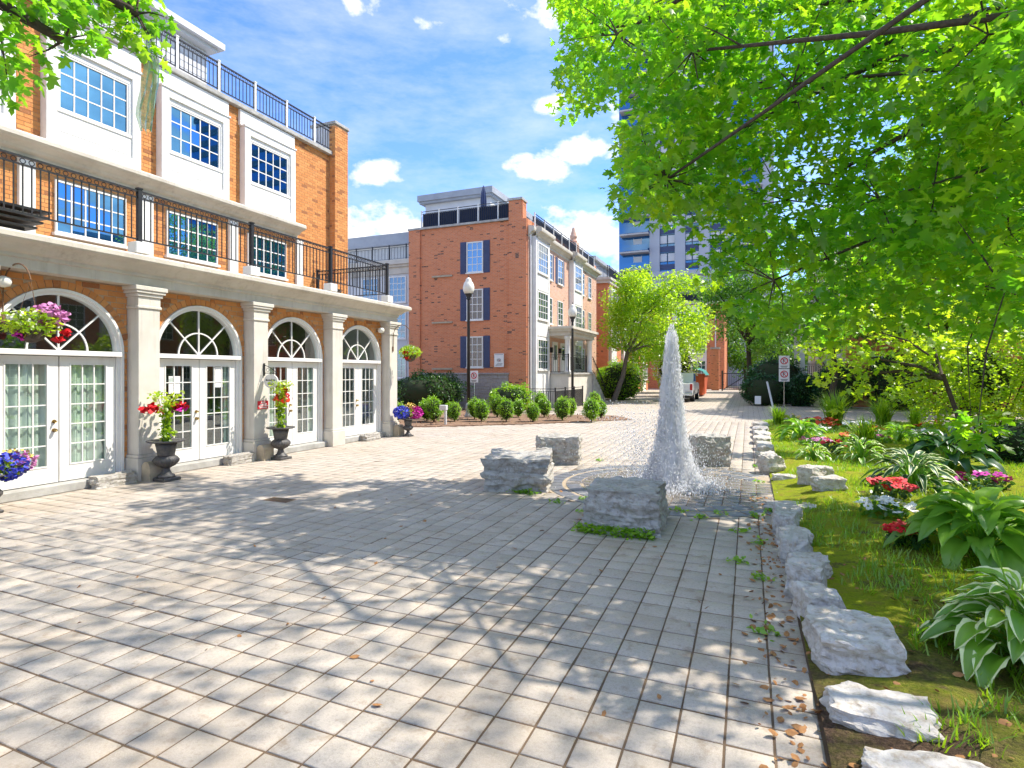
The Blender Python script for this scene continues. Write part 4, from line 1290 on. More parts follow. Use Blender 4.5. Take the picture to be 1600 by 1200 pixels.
def tower():
    root = thing('glass_tower', 'tall blue glass residential tower with balconies and white piers behind the maple', 'tower', (-2, 104, 0))
    Y = 95.0; f = FYN(Y); X0, X1 = -20.0, 3.6; H = 84
    m = MB(); m.box(X0, X1, Y, Y + 20, 0, H); m.build('glass_core', 'tower_glass', root)
    m = MB(f); m.box(X0 - .1, X1 + .1, 0, 1.2, 14, 18.0); m.box(-22, 18, 0, 1.6, 17.4, 18.2); m.build('podium_band', 'tower_white', root)
    m = MB(f); m.box(-24, 20, 0, 1.0, 0, 14); m.build('podium', 'tower_white', root)
    for (a, b) in ((-14.9, -13.3), (-11.4, -9.7) if False else (-10.9, -9.3), (-7.2, -5.6), (2.0, 3.6)):
        m = MB(f); m.box(a, b, 0, .5, 18.2, H); m.build('pier', 'tower_white', root)
    n = 22
    for i in range(n):
        z = 18.8 + 2.92 * i
        # each storey: a balcony with glass front beside the corner, strip windows between the piers
        m = MB(f); m.box(X0 + .4, -14.91, 0, 1.7, z - .12, z + .13); bal = m.build('balcony', 'tower_slab', root)
        m = MB(f); m.box(X0 + .5, -15, 1.6, 1.64, z + .2, z + 1.15); m.build('balcony_glass', 'tower_glass', bal)
        m = MB(f); m.box(-17.6, -17.5, .01, .08, z + .13, z + 2.5); m.box(-16.3, -16.2, .01, .08, z + .13, z + 2.5); m.box(-17.5, -16.3, .01, .05, z + .2, z + 2.4); m.build('balcony_door', 'siding', bal)
        for (a, b) in ((-13.28, -10.92), (-9.28, -7.22), (-5.5, -2.5)):
            m = MB(f); m.box(a, b, .02, .12, z - .1, z + .8); w = m.build('spandrel', 'navy_shutter', root)
            m = MB(f); mid = (a + b) / 2; m.box(a, b, .02, .1, z + 2.62, z + 2.70); m.box(mid - .05, mid + .05, .02, .1, z + .8, z + 2.6); m.box(a, b, .02, .09, z + 1.2, z + 1.26); m.build('mullion', 'iron', w)
            m = MB(f); m.box(a + .05, mid - .1, .015, .03, z + 1.3, z + 2.55); m.box(mid + .1, b - .05, .015, .03, z + 1.3, z + 2.55); m.build('blind', 'siding', w)
        for q0, q1 in ((-2.4, 2),): m = MB(f); m.box(q0, q1, 0, 1.5, z - .12, z + .13); m.build('balcony', 'tower_slab', root)


tower()


def mirrored_tower():
    o = thing('dark_tower', 'dark office tower mirrored in the third top floor window', 'tower', (72, 98, 0))
    m = MB(); m.box(58, 86, 88, 110, 0, 74); m.build('shaft', 'tower_glass', o)
    for i in range(23):
        m = MB(); m.box(57.7, 86.3, 87.7, 110.3, 3 * i + 2, 3 * i + 3.1); m.build('floor_band', 'room_dark', o)


mirrored_tower()


# ---------------------------------------------------------------- lane end: gate, truck, skip, parked car
def gate():
    o = thing('iron_gate', 'black iron gate with diagonal brace across the far end of the lane', 'gate', (0, 66, 0))
    m = MB(); z1 = 1.9
    for i in range(28): m.tube([(-2.4 + i * .18, 66, .1), (-2.4 + i * .18, 66, z1)], .015, 4)
    m.build('bars', 'iron', o)
    m = MB(); m.box(-2.5, 2.6, 65.97, 66.03, .1, .18); m.box(-2.5, 2.6, 65.97, 66.03, z1 - .05, z1 + .03); m.build('frame', 'iron', o)
    m = MB(); m.tube([(-2.4, 65.94, .2), (0.0, 65.94, 1.8)], .04, 5); m.build('brace', 'iron', o)
    for x in (-2.6, .05, 2.7):
        m = MB(); m.box(x - .08, x + .08, 65.9, 66.1, 0, 2.2); m.build('post', 'iron', o)
    for x, lab in ((-2.2, 'brick gate pier beside the downspout at the end of the lane'),):
        p = thing('gate_pier', lab, 'pier', (x - 1.2, 67.5, 0))
        m = MB(); m.box(x - 1.6, x - .8, 67.2, 67.9, 0, 4.6); m.build('shaft', 'far_red_brick', p)
        m = MB(); m.box(x - 1.7, x - .7, 67.1, 68.0, 4.6, 4.8); m.build('cap', 'concrete', p)


gate()


def truck():
    o = thing('pickup_truck', 'white pickup truck parked facing away behind the fountain', 'truck', (-4.35, 42, 0))
    x0, x1, y0, y1 = -5.3, -3.4, 39.2, 44.9
    def side(p, q, name, mat, z=None):
        m = MB(frame((0, 0, 0), (0, 1, 0), (1, 0, 0))); m.prism(p, *q); return m.build(name, mat, o)
    prof = [(y0, .55), (y0, 1.22), (y0 + 2.0, 1.25), (y0 + 2.0, 1.28), (y1 - 1.2, 1.25), (y1 - .1, 1.12), (y1, .5), (y0 + .2, .45)]
    side(prof, (x0, x1), 'body', 'truck_white')
    side([(y0 + 2.02, 1.27), (y0 + 2.2, 1.92), (y0 + 3.6, 1.94), (y0 + 4.35, 1.29)], (x0 + .12, x1 - .12), 'cab', 'truck_white')
    f = FYN(y0)
    m = MB(f); m.box(x0 + .06, x1 - .06, .001, .03, .72, 1.2, .01); tg = m.build('tailgate', 'truck_white', o)
    m = MB(f); m.box(-4.5, -4.2, .03, .05, 1.02, 1.1); m.build('handle', 'rubber', tg)
    m = MB(f); m.box(x0 - .02, x1 + .02, -.05, .2, .42, .6, .02); m.build('bumper', 'chrome', o)
    m = MB(f); m.box(x0 + .02, x1 - .02, -.3, .04, .28, .41); m.build('underside', 'rubber', o)
    m = MB(f); m.box(-4.5, -4.2, .201, .21, .46, .57); m.build('number_plate', 'paper', o)
    for s0, s1 in ((x0 - .005, x0 + .17), (x1 - .17, x1 + .005)):
        m = MB(f); m.box(s0, s1, -.1, .035, .78, 1.2, .015); m.build('tail_light', 'tail_red', o)
    m = MB(); m.add([(x0 + .22, y0 + 2.05, 1.32), (x1 - .22, y0 + 2.05, 1.32), (x1 - .28, y0 + 2.19, 1.86), (x0 + .28, y0 + 2.19, 1.86)], [(0, 1, 2, 3)]); m.build('rear_window', 'tower_glass', o)
    for xs in (x0 + .118, x1 - .118):
        m = MB(); m.add([(xs, y0 + 2.25, 1.34), (xs, y0 + 4.1, 1.34), (xs, y0 + 3.55, 1.86), (xs, y0 + 2.3, 1.86)], [(0, 1, 2, 3)]); m.build('side_window', 'tower_glass', o)
    for xw in (x0 + .1, x1 - .1):
        for yw in (y0 + 1.1, y1 - 1.0):
            m = MB(); m.tube([(xw - .13, yw, .38), (xw + .13, yw, .38)], .38, 18); w = m.build('wheel', 'rubber', o)
            m = MB(); s_ = 1 if xw > -4.35 else -1; m.tube([(xw + s_ * .131, yw, .38), (xw + s_ * .14, yw, .38)], .23, 14); m.build('rim', 'chrome', w)


truck()


def skip():
    o = thing('waste_skip', 'orange red steel waste skip under a teal tarpaulin next to the pickup', 'skip', (-4.2, 50, 0))
    x0, x1, y0, y1 = -5.1, -3.3, 49, 53.5
    m = MB(FYN(y0)); m.prism([(x0 + .15, .12), (x1 - .15, .12), (x1, 1.75), (x0, 1.75)], 0, -4.5); b = m.build('bin', 'skip_orange', o)
    for i in range(5):
        x = x0 + .2 + i * .38; m = MB(FYN(y0)); m.box(x, x + .09, .001, .08, .2, 1.7); m.build('rib', 'skip_orange', b)
    m = MB(FYN(y0)); m.box(x0 - .05, x1 + .05, -.1, .1, 1.751, 1.86); m.build('rim', 'skip_orange', b)
    m = MB(); V, F = [], []
    for i in range(9):
        for j in range(9):
            x, y = x0 - .1 + (x1 - x0 + .2) * i / 8, y0 - .1 + 4.7 * j / 8
            V.append((x, y, 1.95 + .45 * math.sin(math.pi * i / 8) * (0.7 + .3 * math.sin(j)) - (.2 if i in (0, 8) else 0)))
    for i in range(8):
        for j in range(8): F.append((i * 9 + j, i * 9 + 9 + j, i * 9 + 10 + j, i * 9 + j + 1))
    m.add(V, F); m.build('tarpaulin', 'tarp_teal', o)


skip()


def parked_car(label, x, y):
    o = thing('parked_car', label, 'car', (x, y, 0))
    m = MB(FYN(y)); m.prism([(x - 2.1, .35), (x - 2.15, .8), (x - 1.3, .95), (x - .8, 1.42), (x + .7, 1.45), (x + 1.3, .98), (x + 2.1, .85), (x + 2.15, .35)], 0, -1.7); m.build('body', 'car_blue', o)
    m = MB(FYN(y)); m.prism([(x - 1.15, .97), (x - .75, 1.36), (x + .62, 1.38), (x + 1.08, 1.0)], .001, .012); m.build('side_window', 'tower_glass', o)
    for q in (x - 1.35, x + 1.35):
        m = MB(); m.tube([(q, y - .05, .33), (q, y + .2, .33)], .33, 16); m.build('wheel', 'rubber', o)


parked_car('pale blue car parked beyond the iron gate', 0.9, 74)


def fence():
    o = thing('iron_fence', 'low black iron fence in front of the rowhouse porch', 'fence', (-8.7, 29, 0))
    railing(o, (-8.75, 26.6), (-8.75, 31.6), 0.02, 1.15, [0, .33, .66, 1], name='panel', bal=.012)
    railing(o, (-10.4, 26.6), (-8.75, 26.6), 0.02, 1.15, [0], name='panel', bal=.012)


fence()


# ---------------------------------------------------------------- street furniture
def lamp_post(label, x, y, h):
    o = thing('lamp_post', label, 'lamp post', (x, y, 0), 'black lamp posts with acorn globes')
    k = h / 6.1
    m = MB(); m.lathe([(.17, 0), (.17, .12), (.13, .2), (.13, .55), (.085, .65)], 14, (x, y, 0)); m.build('base', 'concrete' if y < 25 else 'iron', o, True)
    m = MB(); m.lathe([(.075, .651), (.06, 5.0 * k), (.06, 5.05 * k)], 12, (x, y, 0)); m.build('pole', 'iron', o, True)
    z = 5.05 * k
    m = MB(); m.lathe([(.07, z), (.1, z + .06), (.08, z + .1), (.16, z + .24), (.19, z + .26)], 14, (x, y, 0)); m.build('fitter', 'iron', o, True)
    m = MB(); m.lathe([(.17, z + .261), (.235, z + .4), (.25, z + .55), (.2, z + .72), (.12, z + .82), (.13, z + .86), (.09, z + .92), (.02, z + .97)], 18, (x, y, 0)); m.build('globe', 'globe_white', o, True)
    m = MB(); m.lathe([(.02, z + .971), (.03, z + 1.0), (.008, z + 1.08)], 8, (x, y, 0)); m.build('finial', 'iron', o, True)


lamp_post('tall black lamp post with acorn globe in front of the brick gable', -11.05, 21.75, 6.1)
lamp_post('black lamp post with acorn globe beside the rowhouse porch', -8.85, 29.9, 5.7)


def no_parking(name, label, x, y, z0, scale=1.0, n=2, post=True):
    o = thing(name, label, 'sign', (x, y, 0))
    f = FYN(y)
    if post:
        m = MB(); m.tube([(x, y + .03, 0), (x, y + .03, z0 + .5)], .03, 8); m.build('post', 'chrome', o)
    for i in range(n):
        zc = z0 + i * .82 * scale
        m = MB(f); m.box(x - .3 * scale, x + .3 * scale, 0, .015, zc, zc + .78 * scale, .004); p = m.build('plate', 'paper', o)
        m = MB(f); m.torus((x, .02, zc + .46 * scale), .19 * scale, .028 * scale, 1, 18, 4)
        a = .13 * scale; m.add([(x - a, .021, zc + .46 * scale + a), (x - a + .05 * scale, .021, zc + .46 * scale + a), (x + a, .021, zc + .46 * scale - a), (x + a - .05 * scale, .021, zc + .46 * scale - a)], [(0, 1, 2, 3)])
        m.build('prohibition_ring', 'sign_red', p)
        m = MB(f); s_ = scale; m.box(x - .07 * s_, x - .03 * s_, .0152, .018, zc + .34 * s_, zc + .58 * s_); m.torus((x + .01 * s_, .017, zc + .52 * s_), .045 * s_, .014 * s_, 1, 10, 3)
        m.box(x - .2 * s_, x + .2 * s_, .0152, .018, zc + .12 * s_, zc + .15 * s_); m.box(x - .16 * s_, x + .16 * s_, .0152, .018, zc + .06 * s_, zc + .09 * s_)
        m.build('lettering', 'sign_black', p)


no_parking('no_parking_sign', 'pair of white no parking signs with red rings on a post by the hedge', 1.85, 35.0, 1.45, 0.9, 2)
no_parking('small_post_sign', 'small white sign on a thin post below the gable window', -12.7, 25.6, 1.45, 0.75, 1)


def stake_sign():
    o = thing('garden_stake', 'thin white leaning stake with a small white tag by the path end', 'stake', (1.0, 30.5, 0))
    m = MB(); m.tube([(1.15, 29.6, 0), (.85, 30.2, 1.5)], .05, 6); m.build('stake', 'siding', o)
    m = MB(FYN(30.25)); m.box(.3, .58, 0, .03, .4, .8, .01); m.build('tag', 'paper', o)
    o = thing('path_light', 'small white post light among the clipped bushes', 'light', (-10.3, 18.4, 0))
    m = MB(); m.box(-10.34, -10.26, 18.36, 18.44, 0, .55, .008); m.build('post', 'siding', o)
    m = MB(); m.box(-10.52, -10.24, 18.32, 18.48, .551, .74, .015); m.build('lamp_head', 'siding', o)


stake_sign()


def bicycle(label, x, y, ang):
    o = thing('bicycle', label, 'bicycle', (0, 0, 0), 'bicycles by the hidden rowhouse')
    for q, nm in ((-.52, 'rear_wheel'), (.52, 'front_wheel')):
        m = MB(); m.torus((q, 0, .35), .33, .018, 1, 20, 5)
        for i in range(8):
            a = math.pi * i / 8; m.tube([(q - .32 * math.cos(a), 0, .35 - .32 * math.sin(a)), (q + .32 * math.cos(a), 0, .35 + .32 * math.sin(a))], .003, 3, False)
        m.build(nm, 'rubber', o)
    m = MB()
    for a, b in (((-.52, .35), (-.1, .32)), ((-.1, .32), (-.2, .85)), ((-.2, .8), (.35, .82)), ((.35, .82), (-.1, .32)), ((-.52, .35), (-.18, .75)), ((.52, .35), (.33, .98))): m.tube([(a[0], 0, a[1]), (b[0], 0, b[1])], .018, 6)
    m.build('frame', 'chrome', o)
    m = MB(); m.box(-.34, -.08, -.06, .06, .86, .92, .02); m.build('saddle', 'rubber', o)
    m = MB(); m.tube([(.33, -.28, .98), (.33, 0, 1.0), (.33, .28, .98)], .014, 6); m.build('handlebar', 'iron', o)
    o.location = (x, y, 0); o.rotation_euler = (0, 0, ang)


bicycle('dark bicycle parked by the brick wall, the one further along', 9.3, 36.6, 1.2)
bicycle('dark bicycle parked by the brick wall, nearer the path', 8.4, 36.2, 1.0)

o = thing('drain_cover', 'small rusty drain cover sunk in the paving near the left doors', 'drain', (-6.52, 6.53, 0))
m = MB(); m.box(-6.69, -6.33, 6.4, 6.62, -.03, -.012); m.build('tray', 'rust', o)
m = MB()
for i in range(9): m.box(-6.68 + .039 * i, -6.66 + .039 * i, 6.41, 6.61, -.012, -.004)
m.build('bars', 'rust', o)

# ---------------------------------------------------------------- rocks
def rock_mesh(sx, sy, sz, seed, n=14, blocky=0.75, rough=0.09):
    """a quarried block: cube sheet pulled towards a box, bent by low noise, ledges cut along the bedding"""
    V, idx, F = [], {}, []
    def vid(p):
        k = tuple(round(c, 4) for c in p)
        if k not in idx: idx[k] = len(V); V.append(p)
        return idx[k]
    for ax in range(3):
        for sg in (-1, 1):
            for i in range(n):
                for j in range(n):
                    q = []
                    for di, dj in ((0, 0), (1, 0), (1, 1), (0, 1)):
                        a, b = -1 + 2 * (i + di) / n, -1 + 2 * (j + dj) / n
                        p = [0, 0, 0]; p[ax] = sg; p[(ax + 1) % 3] = a; p[(ax + 2) % 3] = b
                        q.append(vid(tuple(p)))
                    F.append(q if sg > 0 else q[::-1])
    out = []
    for p in V:
        v = Vector(p); s_ = v.normalized() * 1.25
        v = s_.lerp(v, blocky); v.z = v.z if v.z < .9 else .9 + (v.z - .9) * .5
        o = Vector((seed * 7.3, seed * 3.1, seed * 1.7))
        d = Vector((mnoise.noise(v * 1.1 + o), mnoise.noise(v * 1.1 + o + Vector((9, 0, 0))), mnoise.noise(v * 1.1 + o + Vector((0, 9, 0)))))
        v = v + d * (0.34 - .24 * blocky)
        ridge = mnoise.noise(v * 2.6 + o) * rough * 1.3 + mnoise.noise(v * 6 + o) * rough * 0.6
        strat = math.floor((v.z + mnoise.noise(v * 1.5 + o) * .15) * 3.2 + seed) % 3 * 0.035
        v = v * (1 + ridge) + Vector((v.x, v.y, 0)) * strat * (1 - abs(v.z) * .4)
        out.append((v.x * sx / 2, v.y * sy / 2, (v.z * 0.5 + 0.5) * sz))
    m = MB(); m.add(out, F)
    return m


def rock(label, x, y, sx, sy, sz, seed, rot=0.0, name='boulder', mat='limestone', group=None, blocky=.75, sink=.06, n=14, cat='rock'):
    m = rock_mesh(sx, sy, sz + sink, seed, n, blocky)
    o = m.build(name, mat)
    z = garden_z(x, y) if x > .8 else 0
    o.location = (x, y, z - sink); o.rotation_euler = (0, 0, rot)
    return tag(o, label, cat, group)


G = 'seating boulders round the fountain'
rock('large square limestone boulder in front of the water jet', -1.42, 7.2, .86, .94, .52, 1.0, .06, group=G, blocky=1.0, n=24)
rock('flat layered limestone boulder with a low front step, at the left of the jet', -3.60, 9.0, 1.02, 1.05, .56, 2.4, .25, group=G, blocky=.96, n=24)
rock('grey limestone boulder behind the layered one', -3.78, 11.75, .86, .75, .58, 3.3, .2, group=G, blocky=1.0, n=22)
rock('boulder just behind the water jet, half veiled by spray', -.78, 12.75, .66, .75, .62, 4.1, .3, group=G, blocky=.9, n=20)
# small pieces leaning on the boulders
o = rock('small broken stone leaning on the back boulder', -3.95, 11.25, .30, .22, .36, 5.2, .2, n=10)
EDGE = [  # x, y, sx, sy, h, rot, words
    (.80, 3.04, .60, .40, .17, .12, 'flat cracked edging stone lowest in the picture'),
    (.66, 3.62, .50, .42, .15, -.15, 'flat cracked edging stone just above the lowest one'),
    (.64, 4.40, .50, .62, .27, .12, 'biggest smooth edging stone by the variegated hosta'),
    (.50, 5.02, .28, .40, .26, .3, 'narrow pale edging stone touching the back of the biggest one'),
    (.46, 5.52, .30, .36, .32, -.25, 'upright edging stone, second behind the biggest one'),
    (.52, 6.02, .34, .34, .22, .4, 'squat edging stone, third behind the biggest one'),
    (.44, 6.50, .28, .40, .30, -.1, 'edging stone, fourth behind the biggest one'),
    (.47, 7.06, .32, .40, .2, .25, 'flat edging stone opposite the front boulder'),
    (.42, 7.62, .28, .42, .28, -.15, 'narrow edging stone just before the fountain ring'),
    (.47, 8.18, .32, .34, .22, .2, 'small edging stone touching the fountain ring'),
    (.62, 8.85, .72, .42, .13, .35, 'dark flat slab at the edge of the fountain ring'),
    (1.12, 9.75, .52, .34, .26, .3, 'rounded stone at the inner end of the slab'),
    (.95, 10.45, .42, .40, .36, .8, 'taller stone standing in the moss beside the rounded one'),
    (1.15, 10.95, .40, .3, .22, .2, 'small stone set back in the moss behind the taller one'),
    (.62, 11.05, .52, .36, .18, -.3, 'grey flat stone between the taller and the tilted one'),
    (.42, 12.0, .46, .50, .46, .5, 'tilted wedge shaped stone at the path side'),
    (.38, 13.0, .42, .60, .36, .1, 'pale block behind the tilted wedge stone'),
    (.36, 14.3, .44, .9, .36, 0, 'long pale edging block, second past the tilted wedge'),
    (.36, 15.6, .42, .8, .26, .05, 'pale edging stone next after the long block'),
    (.34, 17.0, .46, .9, .24, 0, 'edging stone beside the small round hosta'),
    (.36, 18.5, .46, 1.0, .24, 0, 'edging stone third from the far end of the bed'),
    (.36, 20.1, .5, 1.0, .24, 0, 'edging stone second from the far end of the bed'),
    (.40, 21.8, .5, 1.1, .26, .05, 'last pale edging stone at the far end of the bed'),
]
for i, (x, y, sx, sy, h, rt, w) in enumerate(EDGE):
    k_ = .92 if i < 3 else (.78 if 10 < i < 19 else .9); rock(w, x, y, sx * k_, sy * k_, h * (.75 if i > 9 else .9), 6.1 + i * 1.37, rt, 'edging_stone', 'pale_limestone', 'limestone edging of the garden bed', blocky=(.5 + .07 * (i % 5)) if i != 14 else .45, n=16 if i < 10 else 11, cat='stone')

# stones at the foot of the pilasters and by the doorsteps
for i, (y, w) in enumerate(((6.99, 'round topped beige stone block beside the first urn'), (9.55, 'round topped beige stone block beside the second urn'), (14.75, 'beige stone block at the corner by the blue and pink flowers'))):
    o = thing('stone_block', w, 'block', (-9.85, y - .05, 0), 'stone blocks at the pilaster feet')
    m = MB(FYN(y - .05)); pts = [(-9.96, 0), (-9.74, 0)] + [(-9.85 + .11 * math.cos(a), .22 + .13 * math.sin(a)) for a in np.linspace(0, math.pi, 9)]
    m.prism(pts, -.14, .14); m.build('block', 'sandstone', o)
for i, (y, w) in enumerate(((6.35, 'rough grey stone at the step of the curtained doors'), (8.95, 'rough grey stone at the step of the doors with notices'), (13.5, 'rough grey stone at the step of the farthest doors'))):
    rock(w, -10.02, y, .26, .62, .20, 31 + i, 0, 'step_stone', 'limestone', 'rough stones along the doorsteps', n=10, cat='stone')


# ---------------------------------------------------------------- water jet
def jet():
    fx, fy = FOUNT[0], FOUNT[1] - .05
    o = thing('water_jet', 'tall foaming white water jet rising from the round paving', 'fountain', (fx, fy, 0))
    def prof(z):                                   # radius of the column at height z
        return np.interp(z, [0, .25, .6, .9, 1.3, 1.8, 2.2, 2.55, 2.72], [.52, .43, .31, .245, .20, .165, .135, .095, .035])
    m = MB(); V, F = [], []
    nz, na = 90, 40
    for i in range(nz + 1):
        z = 2.62 * i / nz
        for k in range(na):
            a = 2 * math.pi * k / na
            r = float(prof(z)) * .86 * (1 + .30 * mnoise.noise((math.cos(a) * 2.6, math.sin(a) * 2.6, z * 1.6)) + .26 * mnoise.noise((math.cos(a) * 6, math.sin(a) * 6, z * 2.2)) + .12 * mnoise.noise((math.cos(a) * 9, math.sin(a) * 9, z * 9)))
            sx = .03 * mnoise.noise((z * 1.3, 0, 5)); V.append((fx + sx + r * math.cos(a), fy + r * math.sin(a), z + .05 * mnoise.noise((a * 3, z * 6, 2))))
    for i in range(nz):
        for k in range(na): F.append((i * na + k, i * na + (k + 1) % na, (i + 1) * na + (k + 1) % na, (i + 1) * na + k))
    m.add(V, F); m.build('column', 'white_water', o, True)
    octv = np.array([(1, 0, 0), (-1, 0, 0), (0, 1, 0), (0, -1, 0), (0, 0, 1.6), (0, 0, -1.6)])
    octf = np.array([(0, 2, 4), (2, 1, 4), (1, 3, 4), (3, 0, 4), (2, 0, 5), (1, 2, 5), (3, 1, 5), (0, 3, 5)])
    def drops(name, C, S, stretch=1.0):
        tv = octv * np.array([1, 1, stretch])
        Vv = C[:, None, :] + S[:, None, None] * tv[None]
        Ff = octf[None] + (np.arange(len(C)) * 6)[:, None, None]
        tag(link(name, fast_mesh(name, Vv.reshape(-1, 3), Ff.reshape(-1, 3), 'white_water', True), o), kind='stuff')
    n = 15000                                       # falling streaks wrapped round the column
    z = 2.75 * rng.beta(1.0, 1.8, n); a = rng.uniform(0, 6.283, n)
    rr = prof(z) * np.clip(rng.normal(.84, .14, n), .4, 1.3)
    drops('falling_streaks', np.column_stack([fx + rr * np.cos(a), fy + rr * np.sin(a), z]), rng.uniform(.002, .0055, n), 4.5)
    n = 8000                                        # spray thrown out, more to the side the wind takes it
    z = 1.45 * rng.beta(1.0, 2.0, n); a = rng.uniform(0, 6.283, n)
    rr = np.abs(rng.normal(0, .48, n)) * (1.4 - z * .5) + .15
    x = rr * np.cos(a) - .42 * z - .10; y = rr * np.sin(a)
    drops('spray', np.column_stack([fx + x, fy + y, z + .01]), rng.uniform(.0025, .0075, n), 1.3)
    n = 5200
    a = rng.uniform(0, 6.283, n); rr = np.abs(rng.normal(.42, .22, n))
    drops('splash', np.column_stack([fx + rr * np.cos(a), fy + rr * np.sin(a), rng.exponential(.05, n) + .01]), rng.uniform(.004, .012, n), 1.5)


jet()


# ---------------------------------------------------------------- shrubs and bed plants
def shrub_cloud(n, rx, ry, rz, zc, fuzz=.12):
    d = in_ball(n, .72)
    lump = np.array([1 + fuzz * mnoise.noise((v[0] * 2.2, v[1] * 2.2, v[2] * 2.2)) * 2 for v in d])
    return d * lump[:, None] * np.array([rx, ry, rz]) + np.array([0, 0, zc])


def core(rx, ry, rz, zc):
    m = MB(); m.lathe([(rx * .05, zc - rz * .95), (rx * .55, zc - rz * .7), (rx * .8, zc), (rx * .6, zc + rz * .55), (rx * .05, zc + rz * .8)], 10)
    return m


def boxwoods():
    spots = [(-12.6, 18.75, 'at the far left by the corner of the arcade'), (-12.3, 20.2, 'second from the left, behind the blue flowers'), (-11.7, 19.4, 'third in the front row, by the pink flowers'),
             (-11.15, 19.0, 'with the white post light before it'), (-11.5, 20.9, 'half hidden behind the post light'), (-10.62, 19.7, 'in the front row just left of the lamp post'),
             (-10.35, 20.9, 'just right of the lamp post'), (-9.65, 20.1, 'in the front row, first right of the lamp post'), (-9.95, 22.3, 'in the back row under the small sign'),
             (-8.7, 20.35, 'in the front row below the gable corner'), (-9.1, 22.6, 'in the back row below the bright shrub'), (-7.75, 20.75, 'in the front row below the iron fence'),
             (-8.1, 23.1, 'in the back row in front of the fence'), (-9.3, 26.0, 'close to the iron fence'), (-6.85, 21.75, 'in the front row before the porch'),
             (-7.15, 23.9, 'in the back row before the porch'), (-5.65, 21.65, 'rightmost of the front row'), (-5.75, 23.6, 'rightmost of the back row'), (-7.2, 28.3, 'at the foot of the porch stairs')]
    protos = []
    for k in range(4):
        C = shrub_cloud(2300, .34, .34, .44, .50, .2)
        C = C[C[:, 2] > .06]
        Rm, S = leaf_cloud(C, .062, 'small', (-.9, 1.2)); V, F = leaves(C, Rm, S, 'small')
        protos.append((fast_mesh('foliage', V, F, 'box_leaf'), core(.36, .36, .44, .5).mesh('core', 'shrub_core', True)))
    for i, (x, y, w) in enumerate(spots):
        o = thing('boxwood_bush', 'small clipped bright green bush ' + w, 'bush', (x, y, .03), 'clipped bushes in the mulch bed')
        fo, co = protos[i % 4]
        s_ = float(rng.uniform(.7, .98))
        a = tag(link('foliage', fo, o, (x, y, .03)), kind='stuff'); b = link('core', co, o, (x, y, .03))
        m = MB(); m.tube([(x, y, 0), (x, y, .35)], .03, 6); m.build('stem', 'bark', o)
        o.scale = (s_, s_, s_ * float(rng.uniform(.95, 1.2))); o.rotation_euler = (0, 0, i * 1.3)


boxwoods()


def shrub(name, label, x, y, rx, ry, rz, n, size, kind, mat, z0=0.0, pitch=(-1.0, .8), fuzz=.16, cat='shrub', group=None, heart=1.0):
    o = thing(name, label, cat, (x, y, 0), group)
    C = shrub_cloud(n, rx, ry, rz, z0 + rz * .92, fuzz) + np.array([x, y, 0]); C = C[C[:, 2] > .03]
    stuff_leaves('foliage', C, size, kind, mat, o, pitch)
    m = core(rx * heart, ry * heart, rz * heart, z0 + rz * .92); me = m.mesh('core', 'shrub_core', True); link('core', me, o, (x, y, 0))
    m = MB()
    for k in range(5):
        a = k * 1.3; m.tube([(x + .05 * math.cos(a), y + .05 * math.sin(a), 0), (x + rx * .5 * math.cos(a), y + ry * .5 * math.sin(a), z0 + rz)], [.03, .012], 5)
    m.build('stems', 'bark', o)
    return o


shrub('evergreen_shrub', 'big rounded dark green shrub against the stone plinth of the gable', -15.2, 25.3, 2.1, 1.5, 1.05, 9000, .13, 'small', 'dark_leaf')
shrub('leafy_shrub', 'bright green rounded shrub at the right end of the gable plinth', -10.7, 25.6, 1.15, .85, .75, 4200, .11, 'small', 'box_leaf')
shrub('lane_shrub', 'bright green shrub under the leaning locust tree', -8.6, 41.2, 1.9, 1.6, 1.5, 6000, .16, 'small', 'box_leaf')
shrub('lane_shrub', 'low green shrub behind the leaning trunk by the stairs', -10.3, 44.2, 1.6, 1.4, 1.1, 3500, .16, 'small', 'mid_leaf')
for (x, y, rx, w) in ((0.9, 37.0, 1.4, 'dark clipped hedge left of the no parking signs'), (2.9, 37.0, .9, 'dark clipped hedge right of the no parking signs'), (4.6, 36.0, 1.3, 'taller dark hedge in front of the hidden porch')):
    shrub('hedge_block', w, x, y, rx, .9, 1.0 if x < 4 else 1.35, 5200, .12, 'small', 'hedge_leaf', fuzz=.06, cat='hedge', group='dark hedges by the hidden rowhouse')
shrub('hedge_shrub', 'loose dark green shrub under the young street tree', 1.6, 39.6, 1.9, 1.2, 1.6, 5200, .15, 'small', 'hedge_leaf')
shrub('dark_shrub', 'dark evergreen shrub beside the parked bicycles', 7.2, 35.2, 1.5, 1.1, 1.6, 5200, .15, 'small', 'dark_leaf')
shrub('dark_shrub', 'dark evergreen shrub further right of the bicycles', 10.6, 35.4, 1.6, 1.1, 1.7, 5200, .15, 'small', 'dark_leaf')
shrub('golden_shrub', 'bright yellow green small leaved shrub at the right edge of the garden', 5.15, 16.4, 1.45, 1.4, 1.5, 15000, .085, 'oval', 'lime_leaf', .55, fuzz=.34, heart=.4)
shrub('rim_shrub', 'dark low shrub behind the pink impatiens', 5.2, 14.4, .8, .7, .55, 3200, .08, 'small', 'dark_leaf')
fs = shrub('flowering_shrub', 'pale flowering shrub behind the pickup truck', -5.6, 49.0, 1.8, 1.6, 2.4, 5000, .17, 'small', 'lime_leaf', .3)
stuff_leaves('blossom', shrub_cloud(900, 1.9, 1.7, 2.5, 2.7) + np.array([-5.6, 49, 0]), .17, 'petal', 'petal_white', fs)


